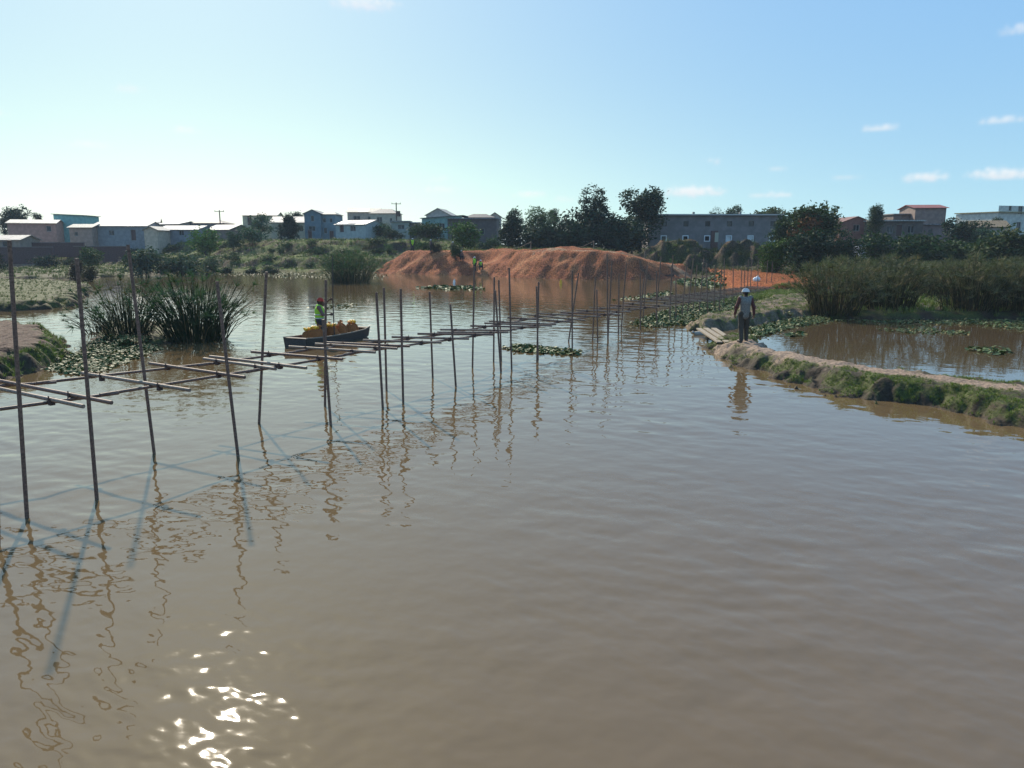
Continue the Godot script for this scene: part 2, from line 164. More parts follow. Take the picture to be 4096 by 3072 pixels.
const TREES := [
	["broadleaf_tree", "round dark tree behind the pink house", "tree", -98.71, 5.33, -155, 5.7, 2.84, Color(0.03, 0.05, 0.03), 1.0, 0.45, "trees among the houses"],
	["broadleaf_tree", "slim tree at the end of the pink house", "tree", -98.15, 5.09, -150, 3.69, 1.01, Color(0.03, 0.05, 0.03), 1.0, 0.4, "trees among the houses"],
	["slender_tree", "thin bare-stemmed tree with a small crown over the pink house", "tree", -91.65, 7.03, -150, 3.06, 0.82, Color(0.03, 0.05, 0.03), 0.8, 0.7, "trees among the houses"],
	["garden_bush", "bright green bush in front of the brown house", "bush", -50.02, 4.17, -126, 2.22, 2.5, Color(0.1, 0.17, 0.04), 1.2, 0.1, "bushes by the houses"],
	["garden_tree", "pale small-leaved tree below the cream house", "tree", -45.37, 4.49, -140, 4.59, 2.13, Color(0.07, 0.11, 0.06), 0.8, 0.3, "trees among the houses"],
	["garden_bush", "grey-green shrub at the foot of the brown house", "bush", -46.18, 4.18, -128, 1.58, 1.4, Color(0.07, 0.11, 0.06), 0.8, 0.15, "bushes by the houses"],
	["garden_bush", "straggly shrub between the brown and cream houses", "bush", -43.7, 4.19, -130, 2.06, 2.38, Color(0.07, 0.11, 0.06), 0.9, 0.15, "bushes by the houses"],
	["conical_tree", "dark cone-shaped tree in front of the long cream house", "tree", -38.37, 4.45, -134, 4.47, 1.96, Color(0.03, 0.05, 0.03), 1.5, 0.05, "trees among the houses"],
	["broadleaf_tree", "dark tree behind the long cream house", "tree", -43.88, 7.21, -158, 3.59, 1.83, Color(0.03, 0.05, 0.03), 1.0, 0.5, "trees among the houses"],
	["garden_bush", "leafy shrub beside the pale blue house", "bush", -22.89, 4.62, -136, 2.71, 2.07, Color(0.07, 0.11, 0.06), 0.9, 0.15, "bushes by the houses"],
	["garden_bush", "dark shrub under the flat grey shed", "bush", -19.79, 4.25, -128, 1.73, 1.56, Color(0.03, 0.05, 0.03), 1.0, 0.1, "bushes by the houses"],
	["garden_bush", "dark hedge plant in front of the teal house", "bush", -14.27, 3.95, -128, 2.71, 3.12, Color(0.045, 0.07, 0.03), 1.0, 0.12, "bushes by the houses"],
	["garden_bush", "sunlit rounded bush behind the red embankment", "bush", -6.93, 2.84, -112, 3.62, 2.53, Color(0.07, 0.12, 0.03), 1.3, 0.1, "bushes by the houses"],
	["garden_bush", "pale shrub at the foot of the sunlit rounded bush", "bush", -3.2, 2.79, -110, 1.95, 1.51, Color(0.07, 0.11, 0.06), 1.0, 0.12, "bushes by the houses"],
	["broadleaf_tree", "dark upright tree at the end of the dark brick house", "tree", 0.0, 2.73, -108, 6.2, 1.98, Color(0.03, 0.05, 0.03), 1.2, 0.25, "trees behind the embankment"],
	["feathery_tree", "light feathery tree with see-through crown", "tree", 3.34, 2.73, -109, 5.94, 2.59, Color(0.09, 0.13, 0.06), 0.7, 0.35, "trees behind the embankment"],
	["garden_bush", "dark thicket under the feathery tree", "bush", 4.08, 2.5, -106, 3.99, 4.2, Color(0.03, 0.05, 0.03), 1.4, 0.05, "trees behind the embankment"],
	["papaya_tree", "small papaya-like tree with a tuft on a bare stem", "tree", 6.12, 2.71, -112, 5.84, 1.02, Color(0.045, 0.07, 0.03), 0.8, 0.7, "trees behind the embankment"],
	["broadleaf_tree", "tall dark tree with a narrow top beside the tallest tree", "tree", 10.57, 2.56, -106, 8.29, 2.2, Color(0.03, 0.05, 0.03), 1.3, 0.3, "trees behind the embankment"],
	["broadleaf_tree", "broad dense tree at the foot of the narrow-topped tree", "tree", 10.71, 2.34, -103, 6.57, 4.21, Color(0.03, 0.05, 0.03), 1.5, 0.12, "trees behind the embankment"],
	["broadleaf_tree", "tallest dark tree with a rounded crown beside the grey building", "tree", 17.52, 2.37, -106, 9.27, 2.91, Color(0.03, 0.05, 0.03), 1.25, 0.28, "trees behind the embankment"],
	["broadleaf_tree", "dense low tree filling the foot of the tallest tree", "tree", 16.19, 2.33, -104, 4.34, 2.22, Color(0.03, 0.05, 0.03), 1.2, 0.1, "trees behind the embankment"],
	["distant_tree", "thin distant tree over the grey building's roof", "tree", 39.33, 7.03, -150, 3.76, 1.19, Color(0.045, 0.07, 0.03), 0.7, 0.5, "trees over the grey building's roof"],
	["distant_tree", "round distant tree over the grey building's roof", "tree", 42.91, 7.03, -150, 3.93, 2.1, Color(0.045, 0.07, 0.03), 0.8, 0.45, "trees over the grey building's roof"],
	["distant_tree", "wide olive tree over the grey building's roof", "tree", 45.7, 5.97, -140, 4.16, 3.24, Color(0.08, 0.1, 0.04), 1.0, 0.3, "trees over the grey building's roof"],
	["broadleaf_tree", "bushy tree with reddish new leaves beside the grey building", "tree", 33.64, 1.21, -86, 6.77, 2.88, Color(0.06, 0.08, 0.03), 1.4, 0.12, "thicket beside the orange berm"],
	["broadleaf_tree", "grey-green tree between the grey building and reddish tree", "tree", 31.6, 1.41, -88, 5.59, 1.82, Color(0.05, 0.08, 0.04), 1.2, 0.15, "thicket beside the orange berm"],
	["broadleaf_tree", "small loose tree behind the reddish-leaved tree", "tree", 40.75, 4.08, -98, 3.1, 0.96, Color(0.045, 0.07, 0.03), 0.8, 0.4, "thicket beside the orange berm"],
	["large_bush", "yellow-green bush spilling over the orange berm", "bush", 26.04, 0.43, -76, 3.74, 1.81, Color(0.07, 0.11, 0.025), 1.2, 0.08, "thicket beside the orange berm"],
	["large_bush", "big dark bush hanging over the orange berm", "bush", 28.21, 0.29, -73, 4.5, 2.45, Color(0.03, 0.05, 0.03), 1.5, 0.05, "thicket beside the orange berm"],
	["large_bush", "dark bush joining the reed bank", "bush", 30.86, 0.42, -72, 4.14, 1.54, Color(0.03, 0.05, 0.03), 1.4, 0.05, "thicket beside the orange berm"],
	["slender_tree", "slim round-topped tree by the red-brown house", "tree", 46.78, 4.32, -100, 4.26, 1.28, Color(0.05, 0.07, 0.04), 1.0, 0.4, "trees on the rise"],
	["hedge_bush", "dark hedge bush below the shack", "bush", 39.63, 2.01, -84, 2.58, 2.56, Color(0.045, 0.07, 0.03), 1.3, 0.05, "hedges above the reed bank"],
	["hedge_bush", "dark hedge bush below the red-roofed block", "bush", 43.26, 1.95, -82, 2.81, 2.88, Color(0.045, 0.07, 0.03), 1.3, 0.05, "hedges above the reed bank"],
	["broadleaf_tree", "dense dark tree in front of the white and yellow building", "tree", 57.28, 3.79, -98, 3.56, 2.21, Color(0.03, 0.05, 0.03), 1.4, 0.1, "trees on the rise"],
	["hedge_bush", "bushy hedge below the mossy-roofed house", "bush", 48.8, 2.04, -82, 2.52, 2.75, Color(0.045, 0.07, 0.03), 1.3, 0.05, "hedges above the reed bank"],
	["hedge_bush", "olive hedge bush on the reed bank under the white building", "bush", 48.56, 1.66, -74, 2.93, 3.38, Color(0.06, 0.075, 0.03), 1.3, 0.05, "hedges above the reed bank"],
	["garden_bush", "pale shrub at the corner of the mossy-roofed house", "bush", 58.34, 3.95, -96, 1.69, 1.76, Color(0.07, 0.11, 0.06), 1.0, 0.1, "trees on the rise"],
	["slender_tree", "little tree standing on the roof line of the white building", "tree", 70.11, 5.48, -112, 2.22, 0.75, Color(0.045, 0.07, 0.03), 0.8, 0.5, "trees on the rise"],
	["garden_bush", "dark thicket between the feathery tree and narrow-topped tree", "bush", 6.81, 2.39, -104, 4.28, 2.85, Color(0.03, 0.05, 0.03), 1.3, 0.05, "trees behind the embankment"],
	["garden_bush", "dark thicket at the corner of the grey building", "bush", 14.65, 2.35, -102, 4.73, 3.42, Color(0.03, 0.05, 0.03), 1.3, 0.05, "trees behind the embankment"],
	["marsh_shrub", "reddish-brown dried shrub on the far mud strip", "shrub", -44.34, -0.03, -78, 1.86, 0.95, Color(0.07, 0.05, 0.035), 1.0, 0.1, "shrubs on the left marsh"],
	["marsh_shrub", "dark rusty shrub beside the reddish-brown one", "shrub", -41.84, -0.03, -76, 1.55, 0.83, Color(0.06, 0.05, 0.03), 1.0, 0.1, "shrubs on the left marsh"],
	["marsh_shrub", "grey-green willowy shrub above the reed clumps", "shrub", -41.98, 0.26, -88, 2.62, 2.36, Color(0.08, 0.1, 0.065), 1.0, 0.1, "shrubs on the left marsh"],
	["marsh_shrub", "wide grey-green shrub above the reed clumps", "shrub", -38.91, 0.19, -90, 2.36, 2.74, Color(0.075, 0.095, 0.06), 1.0, 0.1, "shrubs on the left marsh"],
	["marsh_shrub", "small grey-green shrub at the end of the shrub row", "shrub", -37.34, 0.15, -94, 1.9, 1.6, Color(0.08, 0.1, 0.06), 1.0, 0.1, "shrubs on the left marsh"],
	["marsh_shrub", "dark low shrub below the brick compound wall", "shrub", -66.59, 0.37, -110, 1.7, 1.74, Color(0.04, 0.055, 0.04), 1.0, 0.05, "shrubs on the left marsh"],
	["marsh_shrub", "dark shrub at the end of the brick compound wall", "shrub", -63.72, 0.11, -95, 2.54, 1.45, Color(0.03, 0.04, 0.03), 1.0, 0.05, "shrubs on the left marsh"],
	["marsh_shrub", "green shrub on the bank beside the compound wall", "shrub", -61.7, 0.58, -112, 2.66, 1.64, Color(0.06, 0.09, 0.03), 1.0, 0.05, "shrubs on the left marsh"],
	["floating_bush", "small dark bush standing in the far shallows", "shrub", -33.32, -0.11, -98, 0.82, 0.78, Color(0.03, 0.045, 0.025), 1.0, 0.05, "bushes in the far shallows"],
	["floating_bush", "wide dark bush standing in the far shallows", "shrub", -31.07, -0.17, -98, 0.99, 1.14, Color(0.03, 0.045, 0.025), 1.0, 0.05, "bushes in the far shallows"],
	["floating_bush", "little dark bush at the marsh edge in the far shallows", "shrub", -36.63, -0.11, -98, 0.76, 0.78, Color(0.03, 0.045, 0.025), 1.0, 0.05, "bushes in the far shallows"],
	["embankment_weed", "tall weedy bush on the embankment crest beside two workers", "shrub", -6.84, 2.22, -94, 1.45, 0.75, Color(0.05, 0.07, 0.025), 1.0, 0.1, "weeds on the red embankment"],
	["embankment_weed", "grey weedy bush where the embankment meets the green bank", "shrub", -9.74, 2.35, -97, 1.49, 0.77, Color(0.06, 0.06, 0.045), 1.0, 0.1, "weeds on the red embankment"],
]

# far shore of the pond and its closing line, metres (x, z)
const POND := [Vector2(-150, -130), Vector2(-84, -126), Vector2(-60, -121), Vector2(-40, -107), Vector2(-19, -105), Vector2(-10, -101), Vector2(0, -96), Vector2(10, -92), Vector2(18, -90), Vector2(23, -80), Vector2(25, -66), Vector2(30, -53), Vector2(45, -48), Vector2(80, -46), Vector2(110, -20), Vector2(110, -1.5), Vector2(-110, -1.5), Vector2(-150, -60)]

const SIDE_POND := [Vector2(7.8, -24.2), Vector2(9.6, -18.8), Vector2(11.5, -17), Vector2(22, -15.5), Vector2(60, -13), Vector2(60, -45), Vector2(17, -39), Vector2(9.5, -30)]

var rng := RandomNumberGenerator.new()
var noise := FastNoiseLite.new()
var M := {}
var T := {}
var lands := []
var used := {}

# ---------------------------------------------------------------- mesh collector
class MB:
	var v := PackedVector3Array()
	var n := PackedVector3Array()
	var c := PackedColorArray()
	var i := PackedInt32Array()
	var col := Color.WHITE
	func vert(p: Vector3, nn: Vector3) -> int:
		v.append(p); n.append(nn); c.append(col)
		return v.size() - 1
	func tri(a: Vector3, b: Vector3, d: Vector3):
		var nn := (b - a).cross(d - a).normalized()
		var k := vert(a, nn); vert(b, nn); vert(d, nn)
		i.append(k); i.append(k + 2); i.append(k + 1)
	func quad(a: Vector3, b: Vector3, d: Vector3, e: Vector3):
		var nn := (b - a).cross(d - a).normalized()
		var k := vert(a, nn); vert(b, nn); vert(d, nn); vert(e, nn)
		i.append_array([k, k + 2, k + 1, k, k + 3, k + 2])
	func box(at: Vector3, size: Vector3, b := Basis()):
		var h := size / 2
		var p := []
		for s in [Vector3(-1, -1, -1), Vector3(1, -1, -1), Vector3(1, 1, -1), Vector3(-1, 1, -1), Vector3(-1, -1, 1), Vector3(1, -1, 1), Vector3(1, 1, 1), Vector3(-1, 1, 1)]:
			p.append(at + b * (s * h))
		quad(p[4], p[5], p[6], p[7]); quad(p[1], p[0], p[3], p[2]); quad(p[0], p[4], p[7], p[3])
		quad(p[5], p[1], p[2], p[6]); quad(p[7], p[6], p[2], p[3]); quad(p[0], p[1], p[5], p[4])
	func tube(pts: Array, rad: Array, seg := 8, caps := true):
		var first := -1
		var side := Vector3.ZERO
		for k in pts.size():
			var d: Vector3 = (pts[mini(k + 1, pts.size() - 1)] - pts[maxi(k - 1, 0)]).normalized()
			if k == 0:
				side = d.cross(Vector3.UP if absf(d.y) < 0.9 else Vector3.RIGHT).normalized()
			else:
				side = (side - d * side.dot(d)).normalized()
			var up := d.cross(side)
			var at := v.size()
			if k == 0: first = at
			for s in seg:
				var a := TAU * s / seg
				var o := side * cos(a) + up * sin(a)
				vert(pts[k] + o * rad[k], o)
			if k > 0:
				for s in seg:
					var t := (s + 1) % seg
					var p := at - seg
					i.append_array([p + s, at + s, p + t, p + t, at + s, at + t])
		if caps:
			for e in 2:
				var at: Vector3 = pts[0] if e == 0 else pts[-1]
				var b := first if e == 0 else v.size() - seg
				if e == 1: b = first + (pts.size() - 1) * seg
				var d2: Vector3 = (pts[0] - pts[1]).normalized() if e == 0 else (pts[-1] - pts[-2]).normalized()
				var m := vert(at, d2)
				var ring := []
				for s in seg:
					ring.append(vert(v[b + s], d2))
				for s in seg:
					if e == 1: i.append_array([m, ring[(s + 1) % seg], ring[s]])
					else: i.append_array([m, ring[s], ring[(s + 1) % seg]])
	func mesh(m: Material) -> ArrayMesh:
		var a := []
		a.resize(Mesh.ARRAY_MAX)
		a[Mesh.ARRAY_VERTEX] = v; a[Mesh.ARRAY_NORMAL] = n; a[Mesh.ARRAY_COLOR] = c; a[Mesh.ARRAY_INDEX] = i
		var r := ArrayMesh.new()
		r.add_surface_from_arrays(Mesh.PRIMITIVE_TRIANGLES, a)
		r.surface_set_material(0, m)
		return r

# ---------------------------------------------------------------- naming and placing
func numbered(called: String) -> String:
	var k: int = used.get(called, 0)
	used[called] = k + 1
	return called if k == 0 else "%s_%03d" % [called, k]

func tag(o: Node, label := "", category := "", group := "", kind := ""):
	if label: o.set_meta("label", label)
	if category: o.set_meta("category", category)
	if group: o.set_meta("group", group)
	if kind: o.set_meta("kind", kind)
	return o

func put(mesh: Mesh, called: String, parent: Node = self) -> MeshInstance3D:
	var o := MeshInstance3D.new()
	o.mesh = mesh
	o.name = numbered(called) if parent == self else called
	parent.add_child(o, true)
	return o

func thing(called: String, label: String, category: String, at := Vector3.ZERO, turn := 0.0, group := "") -> Node3D:
	var o := Node3D.new()
	o.name = numbered(called)
	add_child(o)
	o.position = at
	o.rotation.y = turn
	tag(o, label, category, group)
	return o

func copy(o: Node, label := "", group := "") -> Node3D:
	var r: Node3D = o.duplicate()
	var base: String = o.name
	var cut := base.rfind("_")
	if cut > 0 and base.substr(cut + 1).is_valid_int(): base = base.left(cut)
	r.name = numbered(base)
	add_child(r)
	if label: r.set_meta("label", label)
	if group: r.set_meta("group", group)
	return r

func lin(r: float, g: float, b: float) -> Color:
	return Color(r, g, b).linear_to_srgb()

func mat(col: Color, rough := 0.8, o := {}) -> StandardMaterial3D:
	var m := StandardMaterial3D.new()
	m.albedo_color = col.linear_to_srgb()
	m.roughness = rough
	m.metallic = o.get("metal", 0.0)
	m.metallic_specular = o.get("spec", 0.4)
	if o.has("tex"):
		m.albedo_texture = T[o.tex]
		m.uv1_triplanar = true
		m.uv1_world_triplanar = o.get("world", true)
		m.uv1_scale = Vector3.ONE * o.get("scale", 1.0)
		if o.has("bump"):
			m.heightmap_enabled = true
			m.heightmap_texture = T[o.get("btex", o.tex)]
			m.heightmap_scale = o.bump
	if o.get("vc", false): m.vertex_color_use_as_albedo = true
	if o.has("back"):
		m.backlight_enabled = true
		m.backlight = o.back
	return m

func grain(freq: float, octaves: int, contrast: float, bright: float, sd: int, kind := FastNoiseLite.TYPE_SIMPLEX_SMOOTH, size := 512) -> ImageTexture:
	var f := FastNoiseLite.new()
	f.noise_type = kind
	f.frequency = freq
	f.fractal_octaves = octaves
	f.seed = sd
	var im := f.get_seamless_image(size, size)
	im.convert(Image.FORMAT_RGB8)
	im.adjust_bcs(1.0, contrast, 1.0)
	im.adjust_bcs(bright, 1.0, 1.0)
	im.generate_mipmaps()
	return ImageTexture.create_from_image(im)

# ---------------------------------------------------------------- plane geometry
func inside_by(p: Vector2, poly: Array) -> float:
	# distance to the outline, positive inside
	var d := 1e9
	var odd := false
	var k := poly.size() - 1
	for j in poly.size():
		var a: Vector2 = poly[k]
		var b: Vector2 = poly[j]
		var ab := b - a
		var t := clampf((p - a).dot(ab) / ab.length_squared(), 0.0, 1.0)
		d = minf(d, (a + ab * t).distance_squared_to(p))
		if (b.y > p.y) != (a.y > p.y) and p.x < (a.x - b.x) * (p.y - b.y) / (a.y - b.y) + b.x:
			odd = not odd
		k = j
	return sqrt(d) if odd else -sqrt(d)

func near_line(p: Vector2, line: Array) -> float:
	var d := 1e9
	for j in line.size() - 1:
		var a: Vector2 = line[j]
		var ab: Vector2 = line[j + 1] - a
		var t := clampf((p - a).dot(ab) / ab.length_squared(), 0.0, 1.0)
		d = minf(d, (a + ab * t).distance_squared_to(p))
	return sqrt(d)

func nz(x: float, z: float, s: float) -> float:
	return noise.get_noise_2d(x * s, z * s)

func box_of(poly: Array, grow: float) -> Rect2:
	var r := Rect2(poly[0], Vector2.ZERO)
	for p in poly: r = r.expand(p)
	return r.grow(grow)

func bank(d: float, wide: float, high: float, deep := 0.6) -> float:
	# a side that rises from -deep outside to high at `wide` inside
	var t := clampf((d + 0.5) / (wide + 0.5), 0.0, 1.0)
	t = t * t * (3.0 - 2.0 * t)
	return -deep + (high + deep) * t

func sheet(xs: PackedFloat32Array, zs: PackedFloat32Array, height: Callable, colour: Callable, keep: Callable, m: Material) -> ArrayMesh:
	var b := MB.new()
	var w := xs.size()
	var hs := PackedFloat32Array()
	hs.resize(w * zs.size())
	for j in zs.size():
		for k in w:
			hs[j * w + k] = height.call(xs[k], zs[j])
	for j in zs.size():
		for k in w:
			var k0 := maxi(k - 1, 0)
			var k1 := mini(k + 1, w - 1)
			var j0 := maxi(j - 1, 0)
			var j1 := mini(j + 1, zs.size() - 1)
			var gx := (hs[j * w + k1] - hs[j * w + k0]) / (xs[k1] - xs[k0])
			var gz := (hs[j1 * w + k] - hs[j0 * w + k]) / (zs[j1] - zs[j0])
			b.col = colour.call(xs[k], zs[j], hs[j * w + k], Vector2(gx, gz).length())
			b.vert(Vector3(xs[k], hs[j * w + k], zs[j]), Vector3(-gx, 1, -gz).normalized())
	for j in zs.size() - 1:
		for k in w - 1:
			var a := j * w + k
			if keep.call(hs[a], hs[a + 1], hs[a + w], hs[a + w + 1]):
				b.i.append_array([a, a + 1, a + w, a + 1, a + w + 1, a + w])
	return b.mesh(m)

func span(a: float, b: float, cell: float) -> PackedFloat32Array:
	var r := PackedFloat32Array()
	var n := int(ceil((b - a) / cell))
	for k in n + 1: r.append(a + (b - a) * k / n)
	return r

func land(called: String, poly: Array, cell: float, height: Callable, colour: Callable, m: Material, label := "") -> MeshInstance3D:
	# height(x, z, inside) and colour(x, z, inside, y, slope)
	var r := box_of(poly, 0.9)
	lands.append([r, poly, height])
	var mesh := sheet(span(r.position.x, r.end.x, cell), span(r.position.y, r.end.y, cell),
		func(x, z): return height.call(x, z, inside_by(Vector2(x, z), poly)),
		func(x, z, y, s): return colour.call(x, z, inside_by(Vector2(x, z), poly), y, s),
		func(a, b, c, d): return maxf(maxf(a, b), maxf(c, d)) > -0.45, m)
	var o := put(mesh, called)
	tag(o, label, "", "", "structure")
	return o

func plateau(x: float) -> float:
	var h := lerpf(2.7, 4.4, smoothstep(-78.0, -58.0, x))
	h = lerpf(h, 3.0, smoothstep(-14.0, 6.0, x))
	return lerpf(h, 4.4, smoothstep(34.0, 52.0, x))

func ground_height(x: float, z: float) -> float:
	var d := -inside_by(Vector2(x, z), POND)
	if d < -6.0: return -0.9
	d += nz(x, z, 1.1) * 1.6 + nz(x, z, 3.7) * 0.5
	var p := plateau(x)
	var h := lerpf(-0.9, 0.25, smoothstep(-4.0, 1.0, d))
	if x < 0.0:
		h += 1.5 * smoothstep(2.5, 6.0, d + nz(x, z, 5.0) * 1.5) + (p - 1.9) * smoothstep(10.0, 19.0, d + nz(x + 90, z, 4.0) * 3.0)
	else:
		var near := (p - 0.4) * smoothstep(2.0, 20.0, d)
		var rise := 1.3 * smoothstep(2.0, 20.0, d) + (p - 1.7) * smoothstep(30.0, 47.0, d)
		h += lerpf(near, rise, smoothstep(28.0, 38.0, x))
	h += nz(x, z, 6.0) * 0.22 * smoothstep(0.0, 4.0, d) + nz(x, z, 22.0) * 0.1 * smoothstep(1.0, 3.0, d)
	if absf(x) > 120.0 or z < -190.0:
		h = lerpf(h, 3.0, 0.7)
	return h

func top_at(x: float, z: float) -> float:
	var h := ground_height(x, z)
	var p := Vector2(x, z)
	for l in lands:
		if l[0].has_point(p):
			h = maxf(h, l[2].call(x, z, inside_by(p, l[1])))
	return h

# ---------------------------------------------------------------- vegetation helpers
func leaf_mesh(m: Material, wide: float, long: float) -> ArrayMesh:
	# a cupped, pointed-round floating leaf
	var b := MB.new()
	var ring := []
	for k in 7:
		var a := PI * 2 * k / 7.0
		ring.append(Vector3(sin(a) * wide / 2, 0.03 + 0.04 * absf(cos(a)), -cos(a) * long / 2))
	var mid := Vector3(0, 0.012, 0.03)
	for k in 7:
		b.tri(mid, ring[(k + 1) % 7], ring[k])
	return b.mesh(m)

func tuft_mesh(m: Material, blades: int, high: float, wide: float, sd: int) -> ArrayMesh:
	var b := MB.new()
	var g := RandomNumberGenerator.new()
	g.seed = sd
	for k in blades:
		var a := g.randf() * TAU
		var lean := g.randf_range(0.1, 0.75)
		var h := high * g.randf_range(0.5, 1.0)
		var d := Vector3(cos(a), 0, sin(a))
		var s := Vector3(-sin(a), 0, cos(a)) * wide
		var p0 := d * g.randf() * high * 0.25
		var p1 := p0 + d * lean * h * 0.4 + Vector3.UP * h * 0.65
		var p2 := p0 + d * lean * h + Vector3.UP * h * (1.0 - lean * 0.3)
		b.quad(p0 - s, p0 + s, p1 + s * 0.7, p1 - s * 0.7)
		b.tri(p1 - s * 0.7, p1 + s * 0.7, p2)
	return b.mesh(m)

func spread(called: String, label: String, category: String, mesh: Mesh, places: Array, tints: Array, parent: Node = self) -> MultiMeshInstance3D:
	var mm := MultiMesh.new()
	mm.transform_format = MultiMesh.TRANSFORM_3D
	mm.use_colors = true
	mm.mesh = mesh
	mm.instance_count = places.size()
	for k in places.size():
		mm.set_instance_transform(k, places[k])
		mm.set_instance_color(k, tints[k])
	var o := MultiMeshInstance3D.new()
	o.multimesh = mm
	o.name = numbered(called) if parent == self else called
	parent.add_child(o, true)
	tag(o, label, category, "", "stuff")
	return o

func pads(called: String, label: String, poly: Array, count: int, size := Vector2(0.1, 0.22), ragged := 0.35, edge := 0.0, high := 0.05):
	# floating leaves lying close together inside an outline with a ragged rim
	var r := box_of(poly, 0.3)
	var at := []
	var tint := []
	var tries := 0
	while at.size() < count and tries < count * 14:
		tries += 1
		var p := Vector2(rng.randf_range(r.position.x, r.end.x), rng.randf_range(r.position.y, r.end.y))
		var d := inside_by(p, poly)
		if d + nz(p.x, p.y, 60.0) * ragged < edge: continue
		if nz(p.x + 40, p.y, 28.0) < -0.42: continue
		var y := top_at(p.x, p.y)
		var b := Basis(Vector3.UP, rng.randf() * TAU) * Basis(Vector3.RIGHT, rng.randf_range(-0.15, 0.75)) * Basis(Vector3.BACK, rng.randf_range(-0.4, 0.4))
		b = b.scaled(Vector3.ONE * rng.randf_range(size.x, size.y))
		at.append(Transform3D(b, Vector3(p.x, maxf(y, 0.0) + rng.randf() * high, p.y)))
		var g := rng.randf()
		if g < 0.12: tint.append(Color(0.2, 0.16, 0.06))
		else: tint.append(Color(0.062, 0.095, 0.034) * rng.randf_range(0.7, 1.4))
	return spread(called, label, "plants", T.leaf, at, tint)

func foliage(b: MB, at: Vector3, rad: Vector3, clumps: int, leaf: float, col: Color, cone := false):
	# leaf-sized faces in clumps that hang on lobes of an uneven crown
	var lobes := []
	var nl := rng.randi_range(10, 15)
	for k in nl:
		var y := rng.randf_range(-0.75, 0.8) if k > 0 else 0.0
		var w := sqrt(maxf(0.05, 1.0 - y * y)) if not cone else (1.0 - (y + 1.0) / 2.05)
		var a := rng.randf() * TAU
		var q := rng.randf_range(0.25, 0.8) * w if k > 0 else 0.0
		lobes.append([at + Vector3(cos(a) * q, y * 0.85, sin(a) * q) * rad, rng.randf_range(0.38, 0.58) if not cone else 0.25 + 0.4 * w])
	for k in clumps:
		var l: Array = lobes[rng.randi() % nl]
		var d := Vector3(rng.randfn(), rng.randfn(), rng.randfn()).normalized()
		var o: Vector3 = l[0] + d * rad * (l[1] * sqrt(rng.randf_range(0.25, 1.15)))
		var shade := rng.randf_range(0.75, 1.3)
		var cl := col * shade
		var size := leaf * rng.randf_range(1.6, 2.6)
		for q in 11:
			var p := o + Vector3(rng.randfn(), rng.randfn() * 0.7, rng.randfn()) * size * 0.62
			var s := leaf * rng.randf_range(0.6, 1.2)
			var u := Vector3(rng.randfn(), rng.randfn() * 0.5, rng.randfn()).normalized()
			var t := u.cross(Vector3(rng.randfn(), rng.randfn(), rng.randfn())).normalized()
			var tone := rng.randf_range(0.8, 1.25)
			b.col = Color(cl.r * tone, cl.g * tone, cl.b * tone)
			var n := t.cross(u)
			var k0 := b.vert(p - u * s, n)
			b.vert(p + t * s * 0.45, n); b.vert(p + u * s, n); b.vert(p - t * s * 0.45, n)
			b.i.append_array([k0, k0 + 2, k0 + 1, k0, k0 + 3, k0 + 2])

func tree(d: Array):
	# called, label, category, x, base, z, high, radius, colour, density, bare trunk share, group
	var y: float = minf(d[4], top_at(d[3], d[5]) - 0.05) if d[4] > 0.4 else top_at(d[3], d[5]) - 0.05
	y = maxf(y, -0.3)
	var high: float = d[6] + d[4] - y
	var rad: float = d[7]
	var o := thing(d[0], d[1], d[2], Vector3(d[3], y, d[5]), 0.0, d[11])
	var b := MB.new()
	var bare: float = high * d[10]
	var bush: bool = d[10] < 0.13
	var r0 := clampf(high * 0.028, 0.03, 0.28)
	var col := Color(0.09, 0.07, 0.055)
	b.col = col
	var mid := bare + (high - bare) * 0.55
	var sway := Vector3(rng.randf_range(-0.05, 0.05), 0, rng.randf_range(-0.05, 0.05)) * high
	b.tube([Vector3(0, -0.4, 0), Vector3(0, bare * 0.5, 0) + sway * 0.4, Vector3(0, maxf(bare, 0.2), 0) + sway, Vector3(0, mid, 0) + sway], [r0 * 1.3, r0, r0 * 0.8, r0 * 0.35], 7)
	for k in (4 if bush else 7):
		var a := TAU * k / 7.0 + rng.randf()
		var s := Vector3(0, lerpf(maxf(bare * 0.7, 0.15), mid, rng.randf() * 0.7), 0) + sway * 0.7
		var e := s + Vector3(cos(a) * rad * 0.65, rng.randf_range(0.1, 0.35) * (high - bare), sin(a) * rad * 0.65)
		b.tube([s, (s + e) / 2 + Vector3.UP * rad * 0.08, e], [r0 * 0.5, r0 * 0.32, r0 * 0.1], 5, false)
	put(b.mesh(M.bark), "trunk" if not bush else "stem", o)
	var f := MB.new()
	var ry := (high - bare) / 2
	var leaf := clampf(rad * 0.085, 0.08, 0.3)
	if d[0] == "feathery_tree": leaf = 0.13
	var clumps := int(clampf(rad * ry * 4.0 / (leaf * leaf) * 0.62, 200, 1700) * d[9])
	foliage(f, Vector3(0, bare + ry, 0) + sway * 0.8, Vector3(rad * 1.08, ry, rad * 0.9), clumps, leaf, d[8], d[0] == "conical_tree")
	if d[1].contains("reddish new leaves"):
		foliage(f, Vector3(-rad * 0.4, bare + ry * 1.2, 0.5), Vector3(rad * 0.6, ry * 0.6, rad * 0.5), 110, leaf, Color(0.16, 0.07, 0.03))
	put(f.mesh(M.leaf), "crown" if not bush else "foliage", o)

